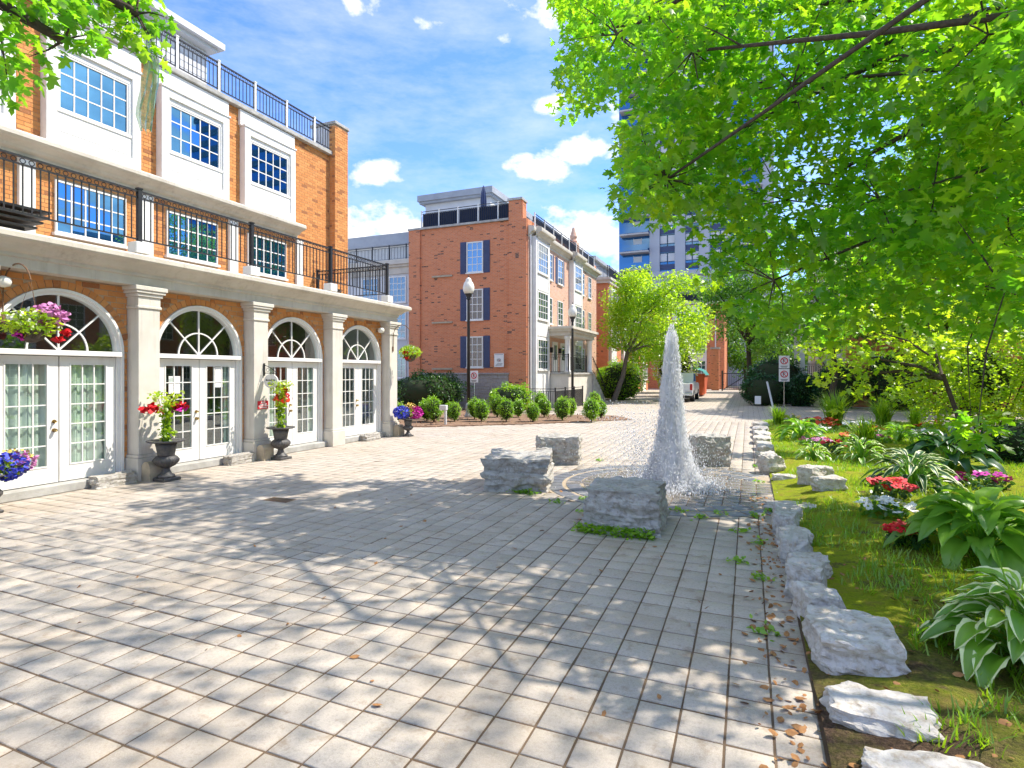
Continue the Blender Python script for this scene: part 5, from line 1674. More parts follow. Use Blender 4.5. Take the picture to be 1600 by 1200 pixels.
def hosta(label, x, y, rad, h, n, leafw, mats, seed, tall=0.0):
    """rosette of arching ribbed leaves, each leaf a part"""
    r2 = random.Random(seed)
    z = garden_z(x, y)
    o = thing('hosta', label, 'plant', (x, y, z - .02), 'hostas in the garden bed')
    protos = []
    for k in range(3):
        L, W = rad * r2.uniform(.55, .68), leafw * r2.uniform(.9, 1.1)
        nl, V, F, mi = 9, [], [], []
        up = r2.uniform(.25, .5)
        for i in range(nl + 1):
            t = i / nl
            w = W * math.sin(math.pi * min(1, t * 0.98 + .02) ** .8) ** .8 * (1 if t < 1 else 0) + .003
            bend = up * t - .75 * t * t
            wave = .012 * math.sin(i * 2.2 + k)
            for q in (-1, -.72, -.35, 0, .35, .72, 1):
                V.append((q * w, L * t * (1 - .12 * t), L * bend + abs(q) * w * .42 + (wave if abs(q) > .9 else 0) - (.004 if q == 0 else 0)))
        for i in range(nl):
            for c in range(6): F.append((i * 7 + c, i * 7 + c + 1, i * 7 + c + 8, i * 7 + c + 7)); mi.append(1 if len(mats) > 1 and c in (0, 5) else 0)
        protos.append((fast_mesh('leaf', V, F, mats, True, mi), L))
    st = MB()
    for i in range(n):
        ring = (i + .5) / n
        a = i * 2.39996 + r2.uniform(-.25, .25)
        me, L = protos[i % 3]
        rr = rad * (.10 + .40 * ring) * r2.uniform(.85, 1.15)
        zz = h * (1.0 - .72 * ring ** 1.3) * r2.uniform(.85, 1.1)
        lf = bpy.data.objects.new('leaf', me); col.objects.link(lf); lf.parent = o
        lf.location = (rr * math.cos(a), rr * math.sin(a), zz)
        lf.rotation_euler = (R(r2.uniform(18, 40)) * (1 - ring) * 1.3 - R(12) * ring + R(r2.uniform(-8, 8)), R(r2.uniform(-14, 14)), a - math.pi / 2)
        s_ = r2.uniform(.8, 1.12) * (.75 + .25 * ring); lf.scale = (s_, s_, s_)
        st.tube([(x, y, z - .02), (x + rr * .6 * math.cos(a), y + rr * .6 * math.sin(a), z + zz * .75), (x + rr * math.cos(a), y + rr * math.sin(a), z - .02 + zz)], [.008, .007, .005], 5, False)
    st.build('stalks', 'hosta_leaf', o)
    if tall:
        for k in range(2):
            m = MB(); dx = .1 * (k - .5); m.tube([(x + dx, y, z), (x + dx * 2, y, z + tall * .6), (x + dx * 4, y - .05, z + tall)], [.008, .006, .003], 5); m.build('flower_stalk', 'hosta_leaf', o)


hosta('large variegated hosta with cream edged leaves, nearest in the bed', 1.66, 4.62, .64, .44, 78, .085, ['hosta_leaf', 'cream_margin'], 1, .75)
hosta('broad plain green hosta behind the nearest variegated one', 2.12, 6.95, .80, .46, 66, .115, ['hosta_leaf'], 2)
hosta('fine variegated hosta in the middle of the bed', 2.35, 10.5, .78, .50, 60, .06, ['hosta_dark', 'cream_margin'], 3)
hosta('dark green hosta behind the fine variegated one', 3.5, 13.0, .95, .62, 46, .13, ['hosta_dark'], 4)
hosta('narrow leaved hosta left of the dark green one', 2.15, 13.6, .62, .46, 40, .055, ['hosta_leaf', 'cream_margin'], 5)
hosta('small round green hosta near the far edging stones', 1.35, 17.6, .78, .42, 40, .09, ['hosta_leaf'], 6)


def blades(name, label, x, y, n, h, spread, mat='grass_blade', cat='plant', width=1.0):
    z = garden_z(x, y)
    o = thing(name, label, cat, (x, y, z - .02))
    V, F = [], []
    for i in range(n):
        a, lean, L = rng.uniform(0, 6.283), rng.uniform(.15, 1.0) * spread, h * rng.uniform(.6, 1.1)
        bx, by = x + rng.normal(0, spread * .12), y + rng.normal(0, spread * .12)
        sx, sy = -math.sin(a) * .011 * width, math.cos(a) * .011 * width
        b = len(V)
        for k in range(5):
            t = k / 4; q = lean * t ** 1.6; zz = L * (t - .42 * t ** 3 * min(1, lean / max(.1, L)))
            w = (1 - t) ** .6
            V += [(bx + q * math.cos(a) + sx * w, by + q * math.sin(a) + sy * w, z + zz), (bx + q * math.cos(a) - sx * w, by + q * math.sin(a) - sy * w, z + zz + .002)]
        F += [(b + 2 * k, b + 2 * k + 1, b + 2 * k + 3, b + 2 * k + 2) for k in range(4)]
    tag(link('foliage', fast_mesh('foliage', V, F, mat), o), kind='stuff')
    return o


blades('daylily_clump', 'tall clump of arching daylily leaves at the far end of the bed', 2.9, 23.6, 330, 1.35, .85, width=1.7)
blades('daylily_clump', 'low clump of grassy leaves at the far corner of the stone edging', .95, 21.6, 200, .75, .5, width=1.6)
blades('daylily_clump', 'arching grassy clump between the hostas', 2.6, 15.8, 200, .85, .6, width=1.4)
blades('daylily_clump', 'tall loose grassy clump right of the daylilies', 4.3, 23.0, 220, 1.1, .8, width=1.6)


def flower(name, label, x, y, rad, h, mat, n=26, leafmat='dark_leaf', size=.075):
    z = garden_z(x, y) if x > .4 else 0
    o = thing(name, label, 'flowers', (x, y, z))
    C = in_ball(int(120 * (rad / .2) ** 1.4), .3) * np.array([rad, rad, h * .5]) + np.array([x, y, z + h * .5])
    stuff_leaves('foliage', C, .075, 'oval', leafmat, o)
    st = MB()
    for k in range(5): st.tube([(x, y, z - .02), (x + rad * .5 * math.cos(k * 1.3), y + rad * .5 * math.sin(k * 1.3), z + h * .8)], .005, 4)
    st.build('stems', 'hosta_leaf', o)
    # blossoms: five petals each, joined per clump
    V, F = [], []
    tv, tt = LT['petal']
    for i in range(n):
        a, rr = rng.uniform(0, 6.283), rad * math.sqrt(rng.uniform(0, 1)) * 1.05
        c = np.array([x + rr * math.cos(a), y + rr * math.sin(a), z + h * (1.08 - .35 * (rr / rad) ** 2) + rng.uniform(-.02, .03)])
        t = rng.uniform(-.9, .5); Rm0 = rotations(np.array([rng.uniform(0, 6.28)]), np.array([t]), np.array([rng.normal(0, .4)]))[0]
        for p in range(5):
            q = 6.283 * p / 5; pv = tv * size * .55; ca, sa = math.cos(q), math.sin(q)
            pv = pv + np.array([0, size * .42, 0]); pv = np.column_stack([pv[:, 0] * ca - pv[:, 1] * sa, pv[:, 0] * sa + pv[:, 1] * ca, pv[:, 2]])
            b = len(V); V += list(c + pv @ Rm0.T); F += [tuple(b + k for k in t_) for t_ in tt]
    link('blossoms', fast_mesh('blossoms', V, F, mat), o)
    return o


flower('begonia', 'red begonias in front of the fine variegated hosta', 1.85, 9.35, .26, .26, 'petal_red', 22, size=.10)
flower('begonia', 'red begonias beside the broad green hosta', 1.52, 7.05, .20, .20, 'petal_red', 12, size=.10)
flower('impatiens', 'white impatiens below the red begonias', 1.58, 8.35, .28, .18, 'petal_white', 34, 'mid_leaf', .085)
flower('impatiens', 'magenta impatiens beside the dark green hosta', 3.45, 11.4, .42, .22, 'petal_magenta', 15, size=.10)
flower('begonia', 'orange red begonias at the far end of the bed', 2.25, 20.2, .38, .26, 'petal_orange', 30, 'mid_leaf', .11)
flower('begonia', 'bright red begonias beside the tall daylily clump', 2.3, 22.6, .55, .26, 'petal_orange', 38, 'mid_leaf', .11)
flower('verbena', 'small purple flowers near the round green hosta', 1.55, 16.3, .38, .18, 'petal_pink', 30, 'mid_leaf', .08)
flower('begonia', 'dark red begonias in the moss near the purple flowers', 1.75, 14.9, .30, .30, 'petal_red', 18, size=.09)
flower('begonia', 'scattered red begonias left of the narrow hosta', 2.4, 16.4, .34, .26, 'petal_orange', 18, 'mid_leaf', .09)
flower('impatiens', 'white flowers past the orange begonias', 3.3, 21.4, .5, .25, 'petal_white', 40, 'mid_leaf', .10)
flower('impatiens', 'white flowers in front of the light path', 4.4, 19.2, .5, .22, 'petal_white', 30, 'mid_leaf', .10)
flower('begonia', 'red flowers by the light path on the right', 5.0, 20.2, .45, .35, 'petal_orange', 18, 'mid_leaf', .10)
flower('verbena', 'pink and white flowers at the edge of the light path', 5.6, 18.6, .55, .25, 'petal_pink', 40, 'mid_leaf', .09)


flower('coleus', 'low dark red coleus in the middle of the bed', 3.1, 18.1, .4, .28, 'petal_red', 14, 'mid_leaf', .08)
flower('verbena', 'purple flowers along the moss in the middle of the bed', 2.9, 16.9, .45, .18, 'petal_magenta', 22, 'mid_leaf', .07)
flower('impatiens', 'white flowers among the moss near the far stones', 1.9, 18.9, .4, .2, 'petal_white', 26, 'mid_leaf', .08)
flower('marigold', 'yellow flowers beside the low grassy clump', 1.3, 22.9, .45, .3, 'petal_yellow', 22, 'lime_leaf', .09)
flower('begonia', 'red flowers between the light path and the dark hosta', 4.3, 15.2, .4, .3, 'petal_red', 16, 'mid_leaf', .09)
hosta('yellow green hosta in the sun near the far flowers', 3.6, 17.4, .62, .4, 36, .08, ['hosta_leaf'], 7)
hosta('small variegated hosta behind the edging stones', 1.25, 13.3, .42, .3, 30, .05, ['hosta_leaf', 'cream_margin'], 8)
hosta('small green hosta beside the magenta impatiens', 2.75, 11.9, .5, .34, 32, .075, ['hosta_leaf'], 9)
blades('daylily_clump', 'thin upright grassy clump beside the white flowers', 4.9, 21.6, 160, .9, .5, width=1.5)


def litter():
    n = 26000                                           # short grass in the moss, thinner near the bare soil
    x, y = rng.uniform(.55, 6.2, n), 3.2 + 21.5 * rng.uniform(0, 1, n) ** 1.25
    keep = np.array([mnoise.noise((a * .9, b * .9, 1)) + .25 * min(1, (b - 3) / 4) > .08 for a, b in zip(x, y)])
    x, y = x[keep], y[keep]
    C = np.column_stack([x, y, [garden_z(a, b) - .01 for a, b in zip(x, y)]])
    # each tuft: three blades
    C = np.repeat(C, 3, 0) + np.column_stack([rng.normal(0, .02, (len(C) * 3, 2)), np.zeros(len(C) * 3)])
    k = len(C); Rm = rotations(rng.uniform(0, 6.283, k), rng.uniform(.7, 1.5, k), rng.normal(0, .3, k)); S = rng.uniform(.04, .13, k)
    V, F = leaves(C, Rm, S * 1.0, 'blade')
    tag(link('grass', fast_mesh('grass', V, F, 'grass_blade')), 'short grass growing through the moss of the garden bed', 'grass', kind='stuff')
    n = 520                                            # dry leaves, gathered against the edging and in the joints
    x = np.where(rng.uniform(0, 1, n) < .72, .22 + rng.normal(0, .10, n), rng.uniform(-6, .3, n)); y = 2.6 + 7 * rng.uniform(0, 1, n) ** 1.1
    ex = rng.uniform(.6, 2.4, 170); ey = rng.uniform(2.9, 6.5, 170)
    x, y = np.concatenate([x, ex]), np.concatenate([y, ey])
    far = (x < -.2) & (rng.uniform(0, 1, len(x)) < .6); x, y = x[~far], y[~far]
    C = np.column_stack([x, y, [(garden_z(a, b) if a > .4 else 0) + .012 for a, b in zip(x, y)]])
    k = len(C); Rm = rotations(rng.uniform(0, 6.283, k), rng.normal(0, .35, k), rng.normal(0, .5, k))
    V, F = leaves(C, Rm, rng.uniform(.025, .075, k), 'oval')
    tag(link('fallen_leaves', fast_mesh('fallen_leaves', V, F, 'dry_leaf')), 'dry brown leaves gathered along the stone edging', 'leaves', kind='stuff')
    P = []                                             # weeds in the joints and at the boulders' feet
    for _ in range(620): P.append((-1.42 + rng.uniform(-.52, .42), 6.68 + rng.normal(0, .05), rng.uniform(.01, .10)))
    for _ in range(120): P.append((-3.3 + rng.normal(0, .12), 8.45 + rng.normal(0, .06), rng.uniform(.01, .05)))
    for cx, cy in ((-2.6, 8.0), (-2.3, 8.4), (-1.9, 8.1), (-2.1, 7.6), (-.9, 8.2), (-.6, 7.9), (-.35, 8.2), (.1, 8.3), (-.1, 7.4), (.12, 7.0), (-3.0, 12.2), (.15, 12.6), (.2, 10.9), (.3, 8.6), (.12, 5.8), (.1, 4.6), (-.1, 6.2)):
        for _ in range(26): P.append((cx + rng.normal(0, .05), cy + rng.normal(0, .05), rng.uniform(.005, .04)))
    stuff_leaves('weeds', np.array(P), .05, 'oval', 'box_leaf', None, (-.6, .9))
    bpy.data.objects['weeds']['label'] = 'small green weeds in the joints and at the feet of the boulders'; bpy.data.objects['weeds']['category'] = 'weeds'
    C = np.column_stack([rng.uniform(-15, -4.6, 1500), rng.uniform(16, 26, 1500), np.full(1500, .04)])
    C = C[[in_poly(a, b, BED) for a, b, _ in C]]
    k = len(C); Rm = rotations(rng.uniform(0, 6.283, k), rng.normal(0, .5, k), rng.normal(0, .5, k)); V, F = leaves(C, Rm, rng.uniform(.06, .16, k), 'small')
    tag(link('mulch_chips', fast_mesh('mulch_chips', V, F, 'mulch')), 'coarse bark chips lying on the mulch bed', 'mulch', kind='stuff')


litter()


# ---------------------------------------------------------------- urns, baskets and wall pieces by the arcade
def urn(label, x, y, k=.84, mat='urn_iron'):
    o = thing('urn', label, 'urn', (x, y, 0), 'cast urns along the arcade')
    m = MB(); m.box(x - .2 * k, x + .2 * k, y - .2 * k, y + .2 * k, 0, .07 * k, .01); m.build('base', mat, o)
    m = MB(); m.lathe([(.175 * k, .071 * k), (.17 * k, .11 * k), (.11 * k, .15 * k), (.07 * k, .24 * k), (.075 * k, .27 * k)], 20, (x, y, 0)); m.build('pedestal', mat, o, True)
    m = MB(); m.lathe([(.08 * k, .271 * k), (.17 * k, .32 * k, .035), (.235 * k, .40 * k, .05), (.24 * k, .45 * k, .05), (.20 * k, .51 * k, .03), (.17 * k, .53 * k)], 60, (x, y, 0), 20); m.build('lobed_bowl', mat, o, True)
    m = MB(); m.lathe([(.165 * k, .531 * k), (.165 * k, .56 * k), (.185 * k, .68 * k), (.21 * k, .80 * k)], 24, (x, y, 0)); m.build('neck', mat, o, True)
    m = MB(); m.lathe([(.21 * k, .801 * k), (.33 * k, .82 * k), (.37 * k, .845 * k, .015), (.355 * k, .862 * k), (.24 * k, .85 * k), (.22 * k, .83 * k)], 40, (x, y, 0), 20); m.build('rim', mat, o, True)


def vine(label, x, y, z0, h, spread, flowers, seed):
    r2 = np.random.default_rng(seed)
    o = thing('flowering_vine', label, 'plant', (x, y, z0), 'vines trained up in the urns')
    m = MB()
    for k in range(6):
        a = k * 1.05; m.tube([(x + .06 * math.cos(a), y + .06 * math.sin(a), z0), (x + .05 * math.cos(a + 1), y + .05 * math.sin(a + 1), z0 + h * .5), (x + spread * .6 * math.cos(a + 2), y + spread * .6 * math.sin(a + 2), z0 + h * .95)], [.008, .006, .003], 5)
    m.build('stems', 'mid_leaf', o)
    n = 420; t = r2.uniform(0, 1, n); a = r2.uniform(0, 6.283, n)
    rr = (.05 + .06 * np.sin(t * 9) ** 2 + np.clip(t - .55, 0, 1) * spread * 2.0) * np.sqrt(r2.uniform(0, 1, n))
    C = np.column_stack([x + rr * np.cos(a), y + rr * np.sin(a), z0 + t * h])
    stuff_leaves('foliage', C, .075, 'oval', 'lime_leaf', o)
    V, F = [], []
    for (dx, dy, dz, rad, cnt, mat) in flowers:
        C = np.array([x + dx, y + dy, z0 + dz]) + r2.normal(0, 1, (cnt, 3)) * np.array([rad, rad, rad * .5])
        stuff_leaves('blossoms', C, .075, 'petal', mat, o, (-1.2, 1.2))


def globe_flowers(name, label, x, y, z, patches, group=None, green=500, gr=.3):
    o = thing(name, label, 'flowers', (x, y, z), group)
    C = in_ball(green, .4) * np.array([gr, gr, gr * .7]) + np.array([x, y, z])
    stuff_leaves('foliage', C, .055, 'oval', 'lime_leaf', o)
    for (dx, dy, dz, rad, n, mat, s_) in patches:
        C = in_ball(n, .75) * np.array([rad, rad, rad * .75]) + np.array([x + dx, y + dy, z + dz])
        stuff_leaves('blossoms', C, s_, 'petal', mat, o, (-1.3, 1.3))
    m = MB(); m.tube([(x, y, z - gr), (x, y, z)], .02, 5); m.build('stem', 'mid_leaf', o)


urn('dark cast iron urn on a square base before the first pilaster', -9.62, 7.02)
vine('yellow green vine with two red flower heads in the first urn', -9.62, 7.02, .70, .92, .26, [(-.02, -.27, .60, .07, 75, 'petal_red'), (.03, .17, .62, .06, 60, 'petal_red'), (.05, .2, .58, .05, 20, 'petal_magenta')], 3)
urn('dark cast iron urn on a square base before the second pilaster', -9.62, 9.72)
vine('tall vine with orange and pink blossoms in the second urn', -9.62, 9.72, .70, 1.08, .2, [(0, .08, .70, .07, 28, 'petal_red'), (0, .12, .85, .05, 22, 'petal_orange'), (0, -.05, .62, .08, 18, 'petal_orange')], 4)
urn('small dark stone urn at the far corner of the arcade', -9.55, 14.75, .62)
globe_flowers('flower_mound', 'mound of blue and pink flowers in the small urn at the far corner', -9.55, 14.75, .74, [(-.12, -.16, 0, .26, 520, 'petal_blue', .05), (.12, .18, -.02, .26, 520, 'petal_magenta', .05), (0, .1, .14, .2, 120, 'petal_yellow', .04)], gr=.22)
urn('dark urn cut off at the left edge of the picture', -9.58, 4.42, .62)
globe_flowers('flower_mound', 'mound of blue lobelia in the urn at the left picture edge', -9.58, 4.62, .62, [(0, 0, 0, .26, 520, 'petal_blue', .045), (.05, .15, .05, .2, 110, 'petal_pink', .045), (0, .1, .1, .2, 60, 'petal_yellow', .04)], gr=.22)


def basket(label, blabel, x, y, zt, patches, reach=.55, wall=-10.3):
    b = thing('basket_bracket', blabel, 'bracket', (wall, y, zt), 'curved iron basket brackets')
    m = MB(); P = [(wall + .02, y, zt - .55), (wall + .03, y, zt - .1)] + [(wall + .03 + reach / 2 - reach / 2 * math.cos(a), y, zt - .1 + reach / 2 * math.sin(a)) for a in np.linspace(.2, math.pi - .25, 10)]
    m.tube(P, .011, 6); m.build('arm', 'rust', b)
    m = MB(); m.box(wall + .0, wall + .025, y - .03, y + .03, zt - .6, zt - .45); m.build('wall_plate', 'rust', b)
    e = P[-1]
    o = thing('hanging_basket', label, 'hanging basket', (e[0], y, zt - .8), 'hanging flower baskets on the arcade')
    zb = zt - .72
    m = MB(); m.lathe([(.04, zb - .20), (.14, zb - .15), (.19, zb - .02), (.2, zb)], 16, (e[0], y, 0)); m.build('bowl', 'bark', o)
    m = MB()
    for k in range(3): m.tube([(e[0] + .19 * math.cos(k * 2.09), y + .19 * math.sin(k * 2.09), zb), (e[0], y, e[2])], .003, 4)
    m.build('chains', 'rust', o)
    C = in_ball(700, .4) * np.array([.34, .34, .22]) + np.array([e[0], y, zb + .10])
    stuff_leaves('foliage', C, .065, 'oval', 'lime_leaf', o)
    for (dx, dy, dz, rad, n, mat) in patches:
        C = in_ball(n, .5) * np.array([rad, rad, rad * .7]) + np.array([e[0] + dx, y + dy, zb + dz])
        stuff_leaves('blossoms', C, .06, 'petal', mat, o, (-1.3, 1.3))


basket('hanging basket with pink and magenta flowers in front of the curtained doors', 'curved iron bracket holding the pink flower basket', -9.7, 4.92, 3.28,
       [(.05, .22, .22, .24, 190, 'petal_pink'), (-.05, -.02, .02, .06, 26, 'petal_magenta'), (.1, .13, -.03, .06, 26, 'petal_magenta'), (.05, -.16, -.1, .07, 26, 'petal_magenta'), (.05, .42, -.02, .08, 34, 'petal_red'), (.1, .3, -.14, .06, 20, 'petal_red'), (0, -.1, .15, .2, 60, 'petal_white')], .7)
basket('hanging basket with red flowers at the far corner of the arcade', 'curved iron bracket holding the red flower basket', -9.5, 14.62, 3.18,
       [(0, -.12, -.08, .12, 60, 'petal_red'), (.05, .18, 0, .12, 55, 'petal_red'), (0, -.25, .08, .08, 34, 'petal_red'), (.05, .25, .18, .06, 22, 'petal_magenta')], .6, wall=-10.02)


def wall_lamp(label, y, z, x=-10.3):
    o = thing('wall_lamp', label, 'lamp', (x, y, z), 'globe lamps on the arcade brickwork')
    m = MB(); m.tube([(x, y, z), (x + .08, y, z)], .05, 10); m.build('bracket', 'chrome', o)
    m = MB(); m.lathe([(.02, -.085), (.08, -.06), (.10, 0), (.08, .06), (.02, .085)], 16, (x + .16, y, z)); m.build('globe', 'globe_white', o, True)


wall_lamp('white oval globe lamp on the brick above the pink basket', 4.86, 3.27)
wall_lamp('white globe lamp on the brick at the far corner bracket', 14.2, 3.20)


def door_signs():
    o = thing('hanging_sign', 'oval cream shop sign hanging from a scrolled iron bracket', 'sign', (-10.0, 9.62, 2.0))
    y = 9.62
    m = MB(); m.box(-10.015, -9.99, y - .015, y + .015, 1.86, 2.14); m.tube([(-10.0, y, 1.92), (-9.62, y, 1.92)], .009, 6); m.tube([(-10.0, y, 2.1), (-9.9, y, 2.07), (-9.78, y, 2.02), (-9.64, y, 1.93)], .007, 6); m.torus((-9.90, y, 1.99), .04, .006, 1, 12, 4); m.build('bracket', 'iron', o)
    m = MB(FYN(y)); pts = [(-9.80 + .20 * math.cos(a), 1.74 + .155 * math.sin(a)) for a in np.linspace(0, 2 * math.pi, 28, endpoint=False)]
    m.prism(pts, -.012, .012); p = m.build('panel', 'white_trim', o)
    m = MB(FYN(y))
    for k in range(9): m.box(-9.94 + .031 * k, -9.94 + .031 * k + (.018 if k % 3 else .024), .0122, .015, 1.745, 1.745 + (.045 if k in (0, 5) else .034))
    for k in range(4): m.box(-9.87 + .036 * k, -9.87 + .036 * k + .02, .0122, .015, 1.66, 1.70)
    m.build('lettering', 'sign_black', p)
    f = FX(-10.015)
    o = thing('red_notice', 'small red notice with white lines on the second pilaster', 'sign', (-10.0, 9.6, 1.15))
    m = MB(f); m.box(9.44, 9.74, 0, .012, 1.12, 1.30, .003); p = m.build('plate', 'sign_red', o)
    m = MB(f); m.box(9.53, 9.65, .0125, .015, 1.262, 1.282); m.box(9.50, 9.68, .0125, .015, 1.215, 1.238); m.box(9.46, 9.72, .0125, .015, 1.18, 1.198); m.box(9.48, 9.70, .0125, .015, 1.143, 1.160); m.build('lettering', 'paper', p)


door_signs()


def roof_vent(label, x, y, z, k):
    o = thing('terrace_vent', label, 'vent', (x, y, z))
    m = MB(); m.box(x - .2 * k, x + .2 * k, y - .2 * k, y + .2 * k, z, z + .2 * k); m.build('box', 'iron', o)
    for i in range(4):
        w = (.32 + .06 * i) * k if i < 3 else .46 * k; m = MB(); m.box(x - w, x + w, y - w, y + w, z + (.2 + .09 * i) * k, z + (.235 + .09 * i) * k); m.build('louvre', 'urn_iron', o)


roof_vent('black layered vent on the terrace at the left picture edge', -10.75, 5.15, 4.02, .95)
roof_vent('low flat black vent on the terrace near the far end', -10.6, 12.6, 4.02, .42)


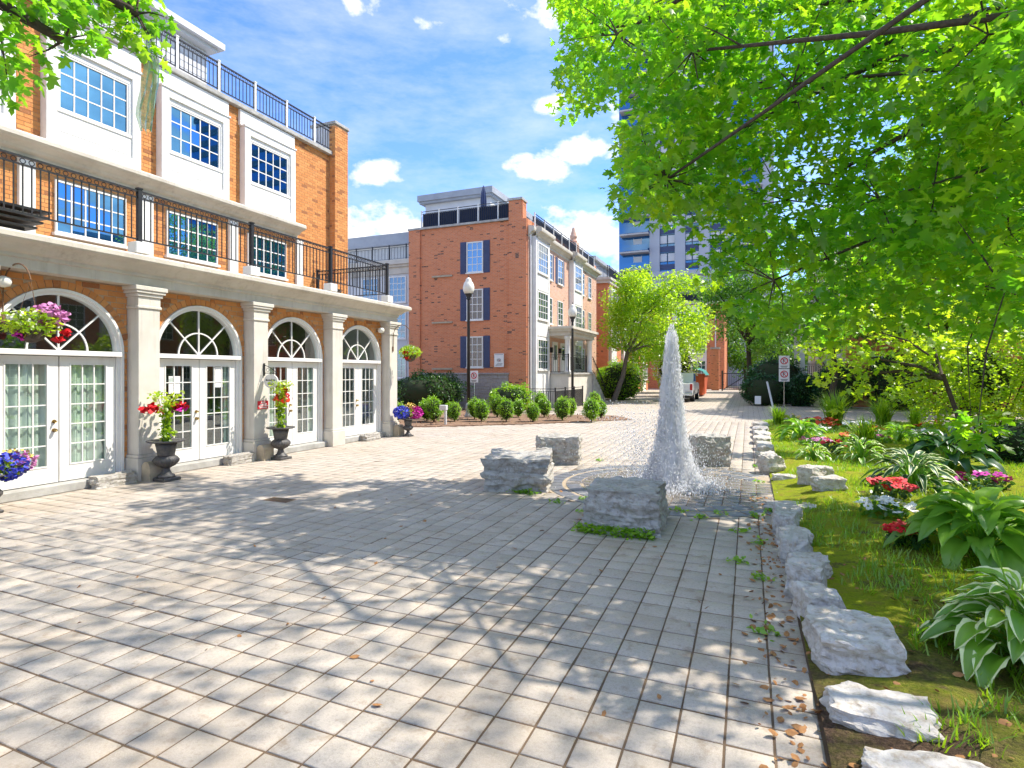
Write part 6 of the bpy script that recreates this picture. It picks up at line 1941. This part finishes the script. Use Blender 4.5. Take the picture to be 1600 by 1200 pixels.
# ---------------------------------------------------------------- trees
MAPLE_VIEW = [(0.06,8.01,6.81,0.62), (1.6,8.38,5.49,0.61), (3.13,9.44,5.73,0.58), (0.27,8.69,6.1,0.55), (-0.71,10.24,7.5,0.43), (2.13,7.41,4.93,0.55), (0.7,8.21,3.88,0.28), (3.31,8.96,6.32,0.41), (3.53,9.31,4.52,0.47), (1.73,8.41,2.74,0.36), (1.71,9.39,6.81,0.5), (-1.94,10.78,5.85,0.41), (2.36,10.18,3.43,0.62), (0.02,9.29,3.88,0.61), (-0.56,8.18,4.7,0.42), (3.51,9.65,5.11,0.34), (2.31,7.61,5.4,0.3), (-1.19,9.85,4.6,0.32), (2.58,7.52,3.65,0.51), (2.94,9.04,4.9,0.42), (1.54,6.97,5.99,0.33), (-1.37,8.51,6.35,0.35), (-0.38,9.21,5.28,0.51), (1.85,7.69,3.48,0.45), (0.72,9.96,3.61,0.46), (1.19,9.33,4.21,0.36), (0.95,7.92,2.8,0.62), (-0.79,8.87,4.65,0.3), (-1.13,8.78,7.43,0.51), (0.72,8.93,3.77,0.37), (-1.16,9.14,6.68,0.31), (2.33,6.3,3.83,0.28), (-3.04,9.74,7.18,0.26), (2.8,8.14,5.1,0.59), (-0.61,9.57,3.43,0.23), (0.14,8.86,5.02,0.3), (-0.87,8.39,6.0,0.46), (2.68,7.06,5.24,0.55), (2.43,6.61,2.52,0.44), (2.85,7.52,5.67,0.34), (0.77,8.52,5.61,0.56), (-1.56,8.54,5.16,0.3), (-2.35,10.97,7.94,0.36), (1.97,6.47,5.55,0.3), (-1.49,10.01,6.58,0.35), (2.99,7.6,4.2,0.47), (2.31,5.73,2.76,0.55), (1.84,9.15,4.11,0.37), (-0.67,8.34,3.99,0.16), (1.39,9.58,6.02,0.62), (1.03,8.2,6.72,0.37), (0.3,8.76,7.06,0.46), (0.6,10.71,6.73,0.58), (-2.54,10.4,7.43,0.56), (2.39,6.22,5.22,0.42), (2.93,9.68,7.36,0.31), (-0.73,9.33,4.46,0.35), (-0.05,8.19,4.27,0.29), (2.11,10.37,6.62,0.47), (3.52,8.7,5.64,0.54), (1.37,8.86,3.73,0.31), (1.97,8.13,3.96,0.58), (3.37,8.79,2.89,0.46), (1.51,8.62,6.54,0.6), (-2.77,8.92,8.07,0.25), (2.15,8.12,5.93,0.57), (2.22,7.16,4.2,0.6), (1.55,9.44,4.85,0.29), (-0.35,10.85,8.15,0.33), (0.38,7.77,4.27,0.28), (0.62,8.57,4.31,0.32), (1.92,7.26,2.82,0.56), (-1.29,10.44,5.08,0.44), (1.4,7.31,3.68,0.45), (-2.77,9.49,8.22,0.34), (2.98,8.65,6.02,0.3), (-0.47,8.71,6.92,0.33), (1.87,7.02,5.43,0.4), (2.09,8.08,4.57,0.32), (-1.98,10.08,5.95,0.2), (-2.13,8.67,7.77,0.54), (-1.14,10.57,6.77,0.48), (0.72,7.82,3.4,0.32), (-1.42,9.99,7.47,0.28), (-0.14,9.23,2.94,0.24), (-0.04,9.97,7.58,0.29), (0.81,8.8,4.94,0.53), (-0.09,8.04,4.96,0.43), (0.4,7.79,2.6,0.23), (2.58,9.28,3.22,0.6), (3.06,8.01,4.51,0.31), (-1.41,9.28,5.03,0.51), (-0.83,11.33,6.07,0.47), (-0.07,11.14,8.01,0.33), (-1.51,11.37,9.37,0.28), (0.23,8.3,2.63,0.25), (2.26,8.83,6.19,0.34), (-0.07,9.96,6.96,0.37), (2.0,6.63,1.4,0.23), (0.01,9.47,7.65,0.39), (2.2,8.97,5.48,0.36), (0.54,10.23,6.21,0.33), (0.97,7.64,5.77,0.49), (1.78,9.52,4.49,0.34), (0.64,10.95,8.01,0.35), (2.58,6.47,3.31,0.31), (1.34,10.81,2.83,0.47), (2.17,10.07,5.75,0.55), (-2.21,8.82,6.64,0.62), (2.53,9.63,6.85,0.43), (-2.22,9.65,7.94,0.56), (1.85,6.67,3.27,0.6), (-3.29,10.76,9.66,0.49), (2.25,6.46,4.29,0.5), (-1.76,10.84,8.45,0.5), (1.19,10.88,7.59,0.53), (-0.05,9.67,4.41,0.4), (1.03,8.85,4.31,0.28), (-0.33,9.24,6.52,0.39), (3.32,9.42,3.66,0.44), (-1.25,10.78,5.6,0.41), (-0.23,9.11,4.64,0.42), (0.2,8.26,3.74,0.51), (1.7,10.43,3.33,0.31), (-3.36,11.05,7.29,0.34), (0.33,8.95,2.93,0.48), (1.88,10.56,3.95,0.33), (1.22,7.71,4.13,0.33), (1.59,9.88,3.33,0.38), (1.46,9.29,7.51,0.36), (2.83,7.36,2.85,0.32), (-1.19,11.15,6.89,0.46), (3.81,9.4,6.95,0.45), (-1.07,9.79,8.23,0.5), (-1.99,9.48,5.97,0.2), (2.51,10.31,4.31,0.5), (1.12,8.65,3.01,0.29), (0.62,8.02,5.11,0.28), (-3.65,11.52,9.91,0.28), (2.76,7.96,5.82,0.36), (3.04,9.82,3.27,0.37), (3.21,8.05,3.32,0.42), (-0.57,8.57,7.46,0.32), (-2.66,8.78,7.22,0.25), (0.99,9.08,7.24,0.55), (-0.64,9.07,7.61,0.34), (0.87,7.78,6.37,0.41), (-1.81,9.79,5.65,0.3), (2.54,9.53,5.24,0.51), (0.56,9.47,5.57,0.57), (1.76,6.65,4.69,0.46), (1.35,8.1,4.56,0.57), (1.02,10.11,4.22,0.37), (2.03,10.23,4.93,0.31), (-0.37,8.8,3.65,0.38), (-3.07,11.54,10.12,0.29), (-2.62,10.75,8.83,0.61), (2.3,8.76,4.35,0.47), (2.24,5.52,4.22,0.57), (2.98,9.26,2.68,0.31), (-0.71,10.33,6.39,0.45), (-2.0,10.94,5.22,0.2), (0.92,7.48,5.22,0.32), (1.22,10.53,6.94,0.43), (-0.15,8.15,5.6,0.59), (2.7,8.71,5.39,0.32), (-1.73,11.1,7.72,0.35), (-2.79,9.76,7.68,0.45), (2.62,9.0,3.89,0.36), (-2.82,10.84,7.36,0.24), (1.61,9.65,3.94,0.36), (-1.71,8.73,4.37,0.17), (-1.32,10.88,8.89,0.35), (2.75,8.86,2.59,0.36), (2.11,8.87,3.1,0.36), (2.78,9.48,1.25,0.25), (2.7,8.34,3.9,0.62), (-2.95,9.12,8.4,0.19), (-0.5,9.38,7.27,0.33), (-0.34,9.87,5.41,0.48), (1.49,8.12,6.15,0.34), (2.72,8.57,6.63,0.37), (1.48,7.18,3.23,0.3), (-1.37,11.41,7.77,0.31), (1.53,10.2,6.13,0.31), (2.2,6.19,4.8,0.31), (3.13,8.95,3.77,0.38), (0.42,9.76,4.21,0.32), (0.89,7.48,3.67,0.35), (-1.83,8.82,5.72,0.14), (-0.21,10.53,6.8,0.3), (-3.09,10.42,8.87,0.3), (-0.43,8.45,6.13,0.38), (-1.16,7.62,4.73,0.38), (-0.42,8.63,4.36,0.34), (-0.33,8.08,6.48,0.35), (-0.77,7.72,5.01,0.28), (-0.6,8.72,5.13,0.29), (-0.56,7.36,6.17,0.28), (-1.03,7.37,6.34,0.4), (-1.36,7.98,5.24,0.34), (-1.17,7.96,5.75,0.35), (-1.25,7.17,4.96,0.3), (-1.0,7.87,4.25,0.27), (-0.71,8.9,5.63,0.4), (-1.45,7.59,4.21,0.27), (-1.18,8.58,4.34,0.33), (-1.29,7.18,4.34,0.38), (-0.61,7.97,5.44,0.42), (-1.43,8.11,6.99,0.27), (-0.99,8.04,6.71,0.28), (-1.22,8.22,4.66,0.27), (-0.98,8.48,6.79,0.33), (-0.57,7.68,4.25,0.32)]
MAPLE_HIGH = [(-1.42,6.06,11.36,1.51), (-2.48,7.16,9.5,1.37), (6.57,4.76,11.07,1.33), (3.95,10.11,13.01,1.48), (0.28,9.48,10.09,1.46), (3.78,11.44,11.91,1.16), (3.17,5.31,12.9,1.45), (0.55,10.13,12.06,1.28), (6.81,6.03,11.69,1.52), (6.59,11.99,12.14,1.34), (8.05,4.42,10.53,1.53), (2.74,4.65,10.08,1.46), (7.97,6.09,10.56,1.4), (5.67,5.98,12.09,1.23), (5.94,8.53,9.71,1.56), (8.33,5.49,11.54,1.58), (-0.67,6.16,12.58,1.25), (-0.17,7.13,12.54,1.37), (4.63,10.75,11.79,1.17), (2.38,9.61,11.74,1.45), (3.85,8.95,10.98,1.24), (-0.39,8.76,12.21,1.39), (0.55,6.22,9.21,1.37), (5.97,10.99,9.92,1.52), (3.54,7.06,11.31,1.27), (0.19,8.84,9.26,1.41), (1.71,6.61,9.19,1.47), (0.76,5.05,9.87,1.57), (-1.63,5.81,9.79,1.3), (2.98,12.08,11.74,1.26), (1.85,5.83,10.16,1.47), (4.8,5.86,12.64,1.35), (1.73,11.13,11.27,1.46), (5.77,12.14,11.21,1.46), (3.72,10.3,8.92,1.37), (7.19,11.37,9.4,1.58), (2.07,9.07,8.85,1.47), (7.66,7.92,11.27,1.35), (9.47,5.66,12.73,1.43), (0.45,8.06,12.05,1.47), (2.55,9.49,10.35,1.45), (5.52,9.2,11.05,1.46), (0.65,7.23,9.63,1.57), (7.45,11.33,10.99,1.56), (4.64,6.1,9.41,1.21), (2.65,8.89,12.94,1.34), (4.92,11.19,10.57,1.22), (2.93,6.28,11.66,1.25), (8.18,10.04,10.23,1.28), (2.26,7.79,13.02,1.51), (4.23,8.2,12.15,1.44), (2.76,8.31,11.38,1.27), (-0.13,8.78,11.03,1.56), (6.66,4.66,9.34,1.55), (-2.55,3.58,8.89,1.51), (7.01,9.61,13.1,1.39), (4.12,4.62,11.42,1.18), (3.37,7.64,12.73,1.59), (0.24,5.26,11.33,1.37), (-0.87,9.02,9.09,1.18), (5.84,7.13,10.54,1.38), (5.6,10.08,12.77,1.41), (3.72,5.69,8.97,1.5), (9.14,10.64,11.65,1.28), (9.0,11.5,12.31,1.32), (1.25,9.7,9.31,1.5), (-1.77,8.01,9.59,1.22), (3.59,5.81,10.41,1.51), (1.92,11.33,12.25,1.39), (7.98,12.43,11.91,1.53), (6.47,7.08,12.27,1.47), (3.56,7.52,9.12,1.41), (1.39,5.52,11.81,1.49), (2.24,5.22,12.45,1.22), (4.16,11.55,12.96,1.38), (-0.42,6.1,11.03,1.38), (1.45,6.57,11.01,1.19), (9.06,12.85,13.11,1.34), (-1.44,4.95,10.98,1.16), (4.13,8.63,9.13,1.38), (8.99,8.16,12.3,1.48), (0.35,10.83,9.05,1.2), (7.81,7.8,10.09,1.26), (3.98,4.29,10.4,1.56), (7.54,9.44,12.16,1.18), (1.03,7.37,12.62,1.4), (-1.2,8.43,11.33,1.48), (9.02,4.43,10.94,1.42), (5.48,7.56,11.82,1.21), (3.95,11.08,10.91,1.59), (3.04,10.25,12.45,1.54), (6.0,10.65,11.38,1.49), (6.6,8.17,12.93,1.58), (0.95,10.4,10.49,1.16), (4.08,11.29,9.88,1.4), (5.64,12.95,12.91,1.16), (8.38,8.7,10.26,1.4), (1.82,6.67,12.66,1.59), (4.5,10.06,10.69,1.57), (0.33,6.99,10.8,1.41), (-2.99,4.51,9.03,1.42), (-0.48,8.04,10.4,1.58), (8.96,9.32,12.16,1.35), (6.53,8.71,11.64,1.5), (-0.55,4.81,11.81,1.37), (7.76,7.02,12.24,1.42), (5.91,10.56,8.91,1.47), (3.62,3.76,9.44,1.38), (2.02,10.37,10.25,1.42), (6.35,5.68,10.09,1.44)]
tree('maple_tree', 'big maple with bright green leaves filling the upper right', (5.6, 5.6, 0), (5.1, 6.0, 4.3), MAPLE_VIEW, .26, 'maple', .135, 11, 'maple_leaf', 24, 300, thin=.38)


def high_crown():
    """the part of the same canopy that spreads over the plaza belongs to the maple next to it"""
    tree('shade_maple', 'second tall maple behind the first, its crown above the picture', (7.6, 9.4, 0), (7.0, 9.2, 6.5), MAPLE_HIGH, .3, 'maple', .095, .46, 'maple_leaf', 14, 0, thin=.22)


high_crown()

left_blobs = []
for (u, v, d, r) in ((20, 40, 5.2, .22), (8, 105, 5.0, .26), (45, 95, 5.6, .2), (15, 150, 5.3, .12), (75, 15, 5.8, .3), (110, 35, 5.6, .3), (105, 70, 5.9, .16), (150, 25, 6.0, .3), (140, 60, 5.7, .2), (180, 15, 6.2, .28), (195, 45, 6.1, .2), (225, 25, 6.3, .26), (232, 65, 6.2, .2), (245, 95, 6.3, .14), (262, 30, 6.4, .10), (60, -40, 5.5, .5), (140, -60, 6, .5), (-60, 40, 5.0, .4), (220, -50, 6.3, .4), (-30, 130, 5.2, .25), (0, -60, 5, .5)):
    r0, c, s = (u - 800) / 888 * d, math.cos(YAW), math.sin(YAW)
    left_blobs.append((r0 * c - d * s, r0 * s + d * c, CAM_H + (583 - v) / 888 * d, r))
for _ in range(26):
    a, q = rng.uniform(0, 6.28), rng.uniform(.2, 3.2)
    left_blobs.append((-7.2 + q * math.cos(a), .4 + q * .7 * math.sin(a), rng.uniform(6.9, 9), rng.uniform(.6, .9)))
tree('corner_maple', 'maple branch hanging into the upper left corner', (-5.6, -3.4, 0), (-6.2, -1.5, 4.8), left_blobs, .2, 'maple', .12, 8, 'maple_leaf', 7, 0)


def blob_set(cx, cy, cz, rx, ry, rz, n, r0, r1):
    out = []
    while len(out) < n:
        d = rng.normal(size=3); d /= np.linalg.norm(d); q = rng.uniform(.35, 1) ** .5
        out.append((cx + d[0] * q * rx, cy + d[1] * q * ry, cz + d[2] * q * rz, rng.uniform(r0, r1)))
    return out


tree('locust_tree', 'light yellow green locust tree with a leaning grey trunk by the porch stairs', (-8.45, 38.6, 0), (-7.6, 38.8, 3.4),
     blob_set(-5.9, 39.2, 5.6, 3.3, 2.7, 3.4, 110, .55, 1.0) + [(-6.6, 39, 8.7, .5), (-6.3, 39, 9.2, .3), (-8.3, 38.6, 4.0, .7), (-4.6, 39.5, 3.6, .6)], .17, 'small', .2, 13, 'locust_leaf', 12, bark='grey_bark')
tree('street_tree', 'young tree with a straight dark trunk at the bend of the lane', (-.1, 47.3, 0), (0.0, 47.2, 4.2),
     blob_set(.5, 46.5, 7.4, 4.2, 3.2, 3.4, 60, .7, 1.2), .2, 'small', .24, 12, 'mid_leaf', 9)
tree('lane_tree', 'bushy green tree in front of the hidden rowhouse', (4.0, 34.2, 0), (4.1, 34, 3.4), blob_set(4.2, 33.4, 6.0, 3.0, 2.6, 2.6, 46, .6, 1.1), .16, 'small', .22, 12, 'mid_leaf', 6)
tree('lane_tree', 'yellow green tree rising behind the golden shrub', (9.8, 26.5, 0), (9.8, 26.3, 3.0), blob_set(9.8, 26, 7.6, 3.4, 3.0, 5.2, 80, .6, 1.1), .17, 'small', .2, 12, 'lime_leaf', 6)
tree('lane_tree', 'bushy tree behind the maple at the side of the lane', (9.0, 33.0, 0), (9.0, 33, 3.6), blob_set(8.6, 32.5, 8.0, 3.8, 3.0, 5.4, 80, .7, 1.2), .18, 'small', .24, 12, 'mid_leaf', 6)
tree('back_tree', 'far green tree behind the parked truck', (-7.2, 58, 0), (-7.2, 58, 3.5), blob_set(-7.0, 58, 6.0, 3.4, 3, 2.8, 40, .8, 1.3), .18, 'small', .32, 12, 'locust_leaf', 5)
tree('back_tree', 'far green tree near the iron gate', (3.4, 62, 0), (3.3, 62, 3.2), blob_set(2.6, 62, 6.2, 4.0, 3, 3.0, 40, .8, 1.4), .18, 'small', .32, 12, 'mid_leaf', 5)


def low_maple():
    """young maple in the bed whose sunlit sprays hang in front of the hidden rowhouse"""
    B = []
    for (u, v, d, r) in ((1285, 590, 13.5, .3), (1330, 560, 13.2, .55), (1300, 530, 13.6, .5), (1380, 555, 12.8, .6), (1345, 605, 13, .35), (1420, 590, 12.5, .45), (1440, 540, 12.6, .6), (1380, 500, 13, .6), (1320, 490, 13.5, .6), (1400, 615, 12.2, .3), (1470, 570, 12.2, .4), (1265, 545, 13.8, .35), (1310, 640, 13, .16), (1450, 480, 13, .6)):
        r0, c, s = (u - 800) / 888 * d, math.cos(YAW), math.sin(YAW)
        B.append((r0 * c - d * s, r0 * s + d * c, CAM_H + (583 - v) / 888 * d, r))
    tree('young_maple', 'young maple with sunlit yellow green leaves at the back of the bed', (4.0, 14.6, .1), (3.8, 14.6, 1.9), B, .055, 'maple', .14, 9, 'lime_leaf', 5, 0)


low_maple()


def torn_film():
    o = thing('torn_plastic', 'torn strip of clear plastic hanging from the upper left branch', 'plastic', (-5.6, 4.95, 4.7))
    c, s = math.cos(YAW), math.sin(YAW); d = 6.3; V, F = [], []
    NI, NK = 40, 15
    for i in range(NI):
        t = i / (NI - 1); v = 45 + 160 * t; u = 230 + 7 * math.sin(t * 5) + 5 * t
        w = .035 + .085 * t ** .7 - (.05 * max(0, t - .85) / .15)
        r0 = (u - 800) / 888 * d; base = Vector((r0 * c - d * s, r0 * s + d * c, CAM_H + (583 - v) / 888 * d))
        for k in range(NK):
            q = k / (NK - 1) * 2 - 1                     # a pleated strip, torn along its lower hem
            fold = .035 * math.sin(q * 9 + t * 3) + .02 * mnoise.noise((t * 7, q * 3, 1))
            tear = .09 * mnoise.noise((q * 4, 2, 7)) * t ** 4
            V.append(tuple(base + Vector((c, s, 0)) * (q * w) + Vector((-s, c, 0)) * fold + Vector((0, 0, tear))))
    for i in range(NI - 1):
        for k in range(NK - 1): F.append((i * NK + k, i * NK + k + 1, i * NK + NK + k + 1, i * NK + NK + k))
    m = MB(); m.add(V, F); m.build('film', 'plastic_film', o)


torn_film()

for i, (x, y, w) in enumerate(((-.5, 84, 'far tree behind the iron gate, over the parked car'), (5.5, 80, 'far tree right of the iron gate'), (11.5, 76, 'far tree behind the hidden rowhouse'))):
    tree('street_side_tree', w, (x, y, 0), (x, y, 2.6), blob_set(x, y, 5.6, 3.6, 2.6, 3.6, 44, .9, 1.5), .2, 'small', .36, 11, 'mid_leaf', 5)
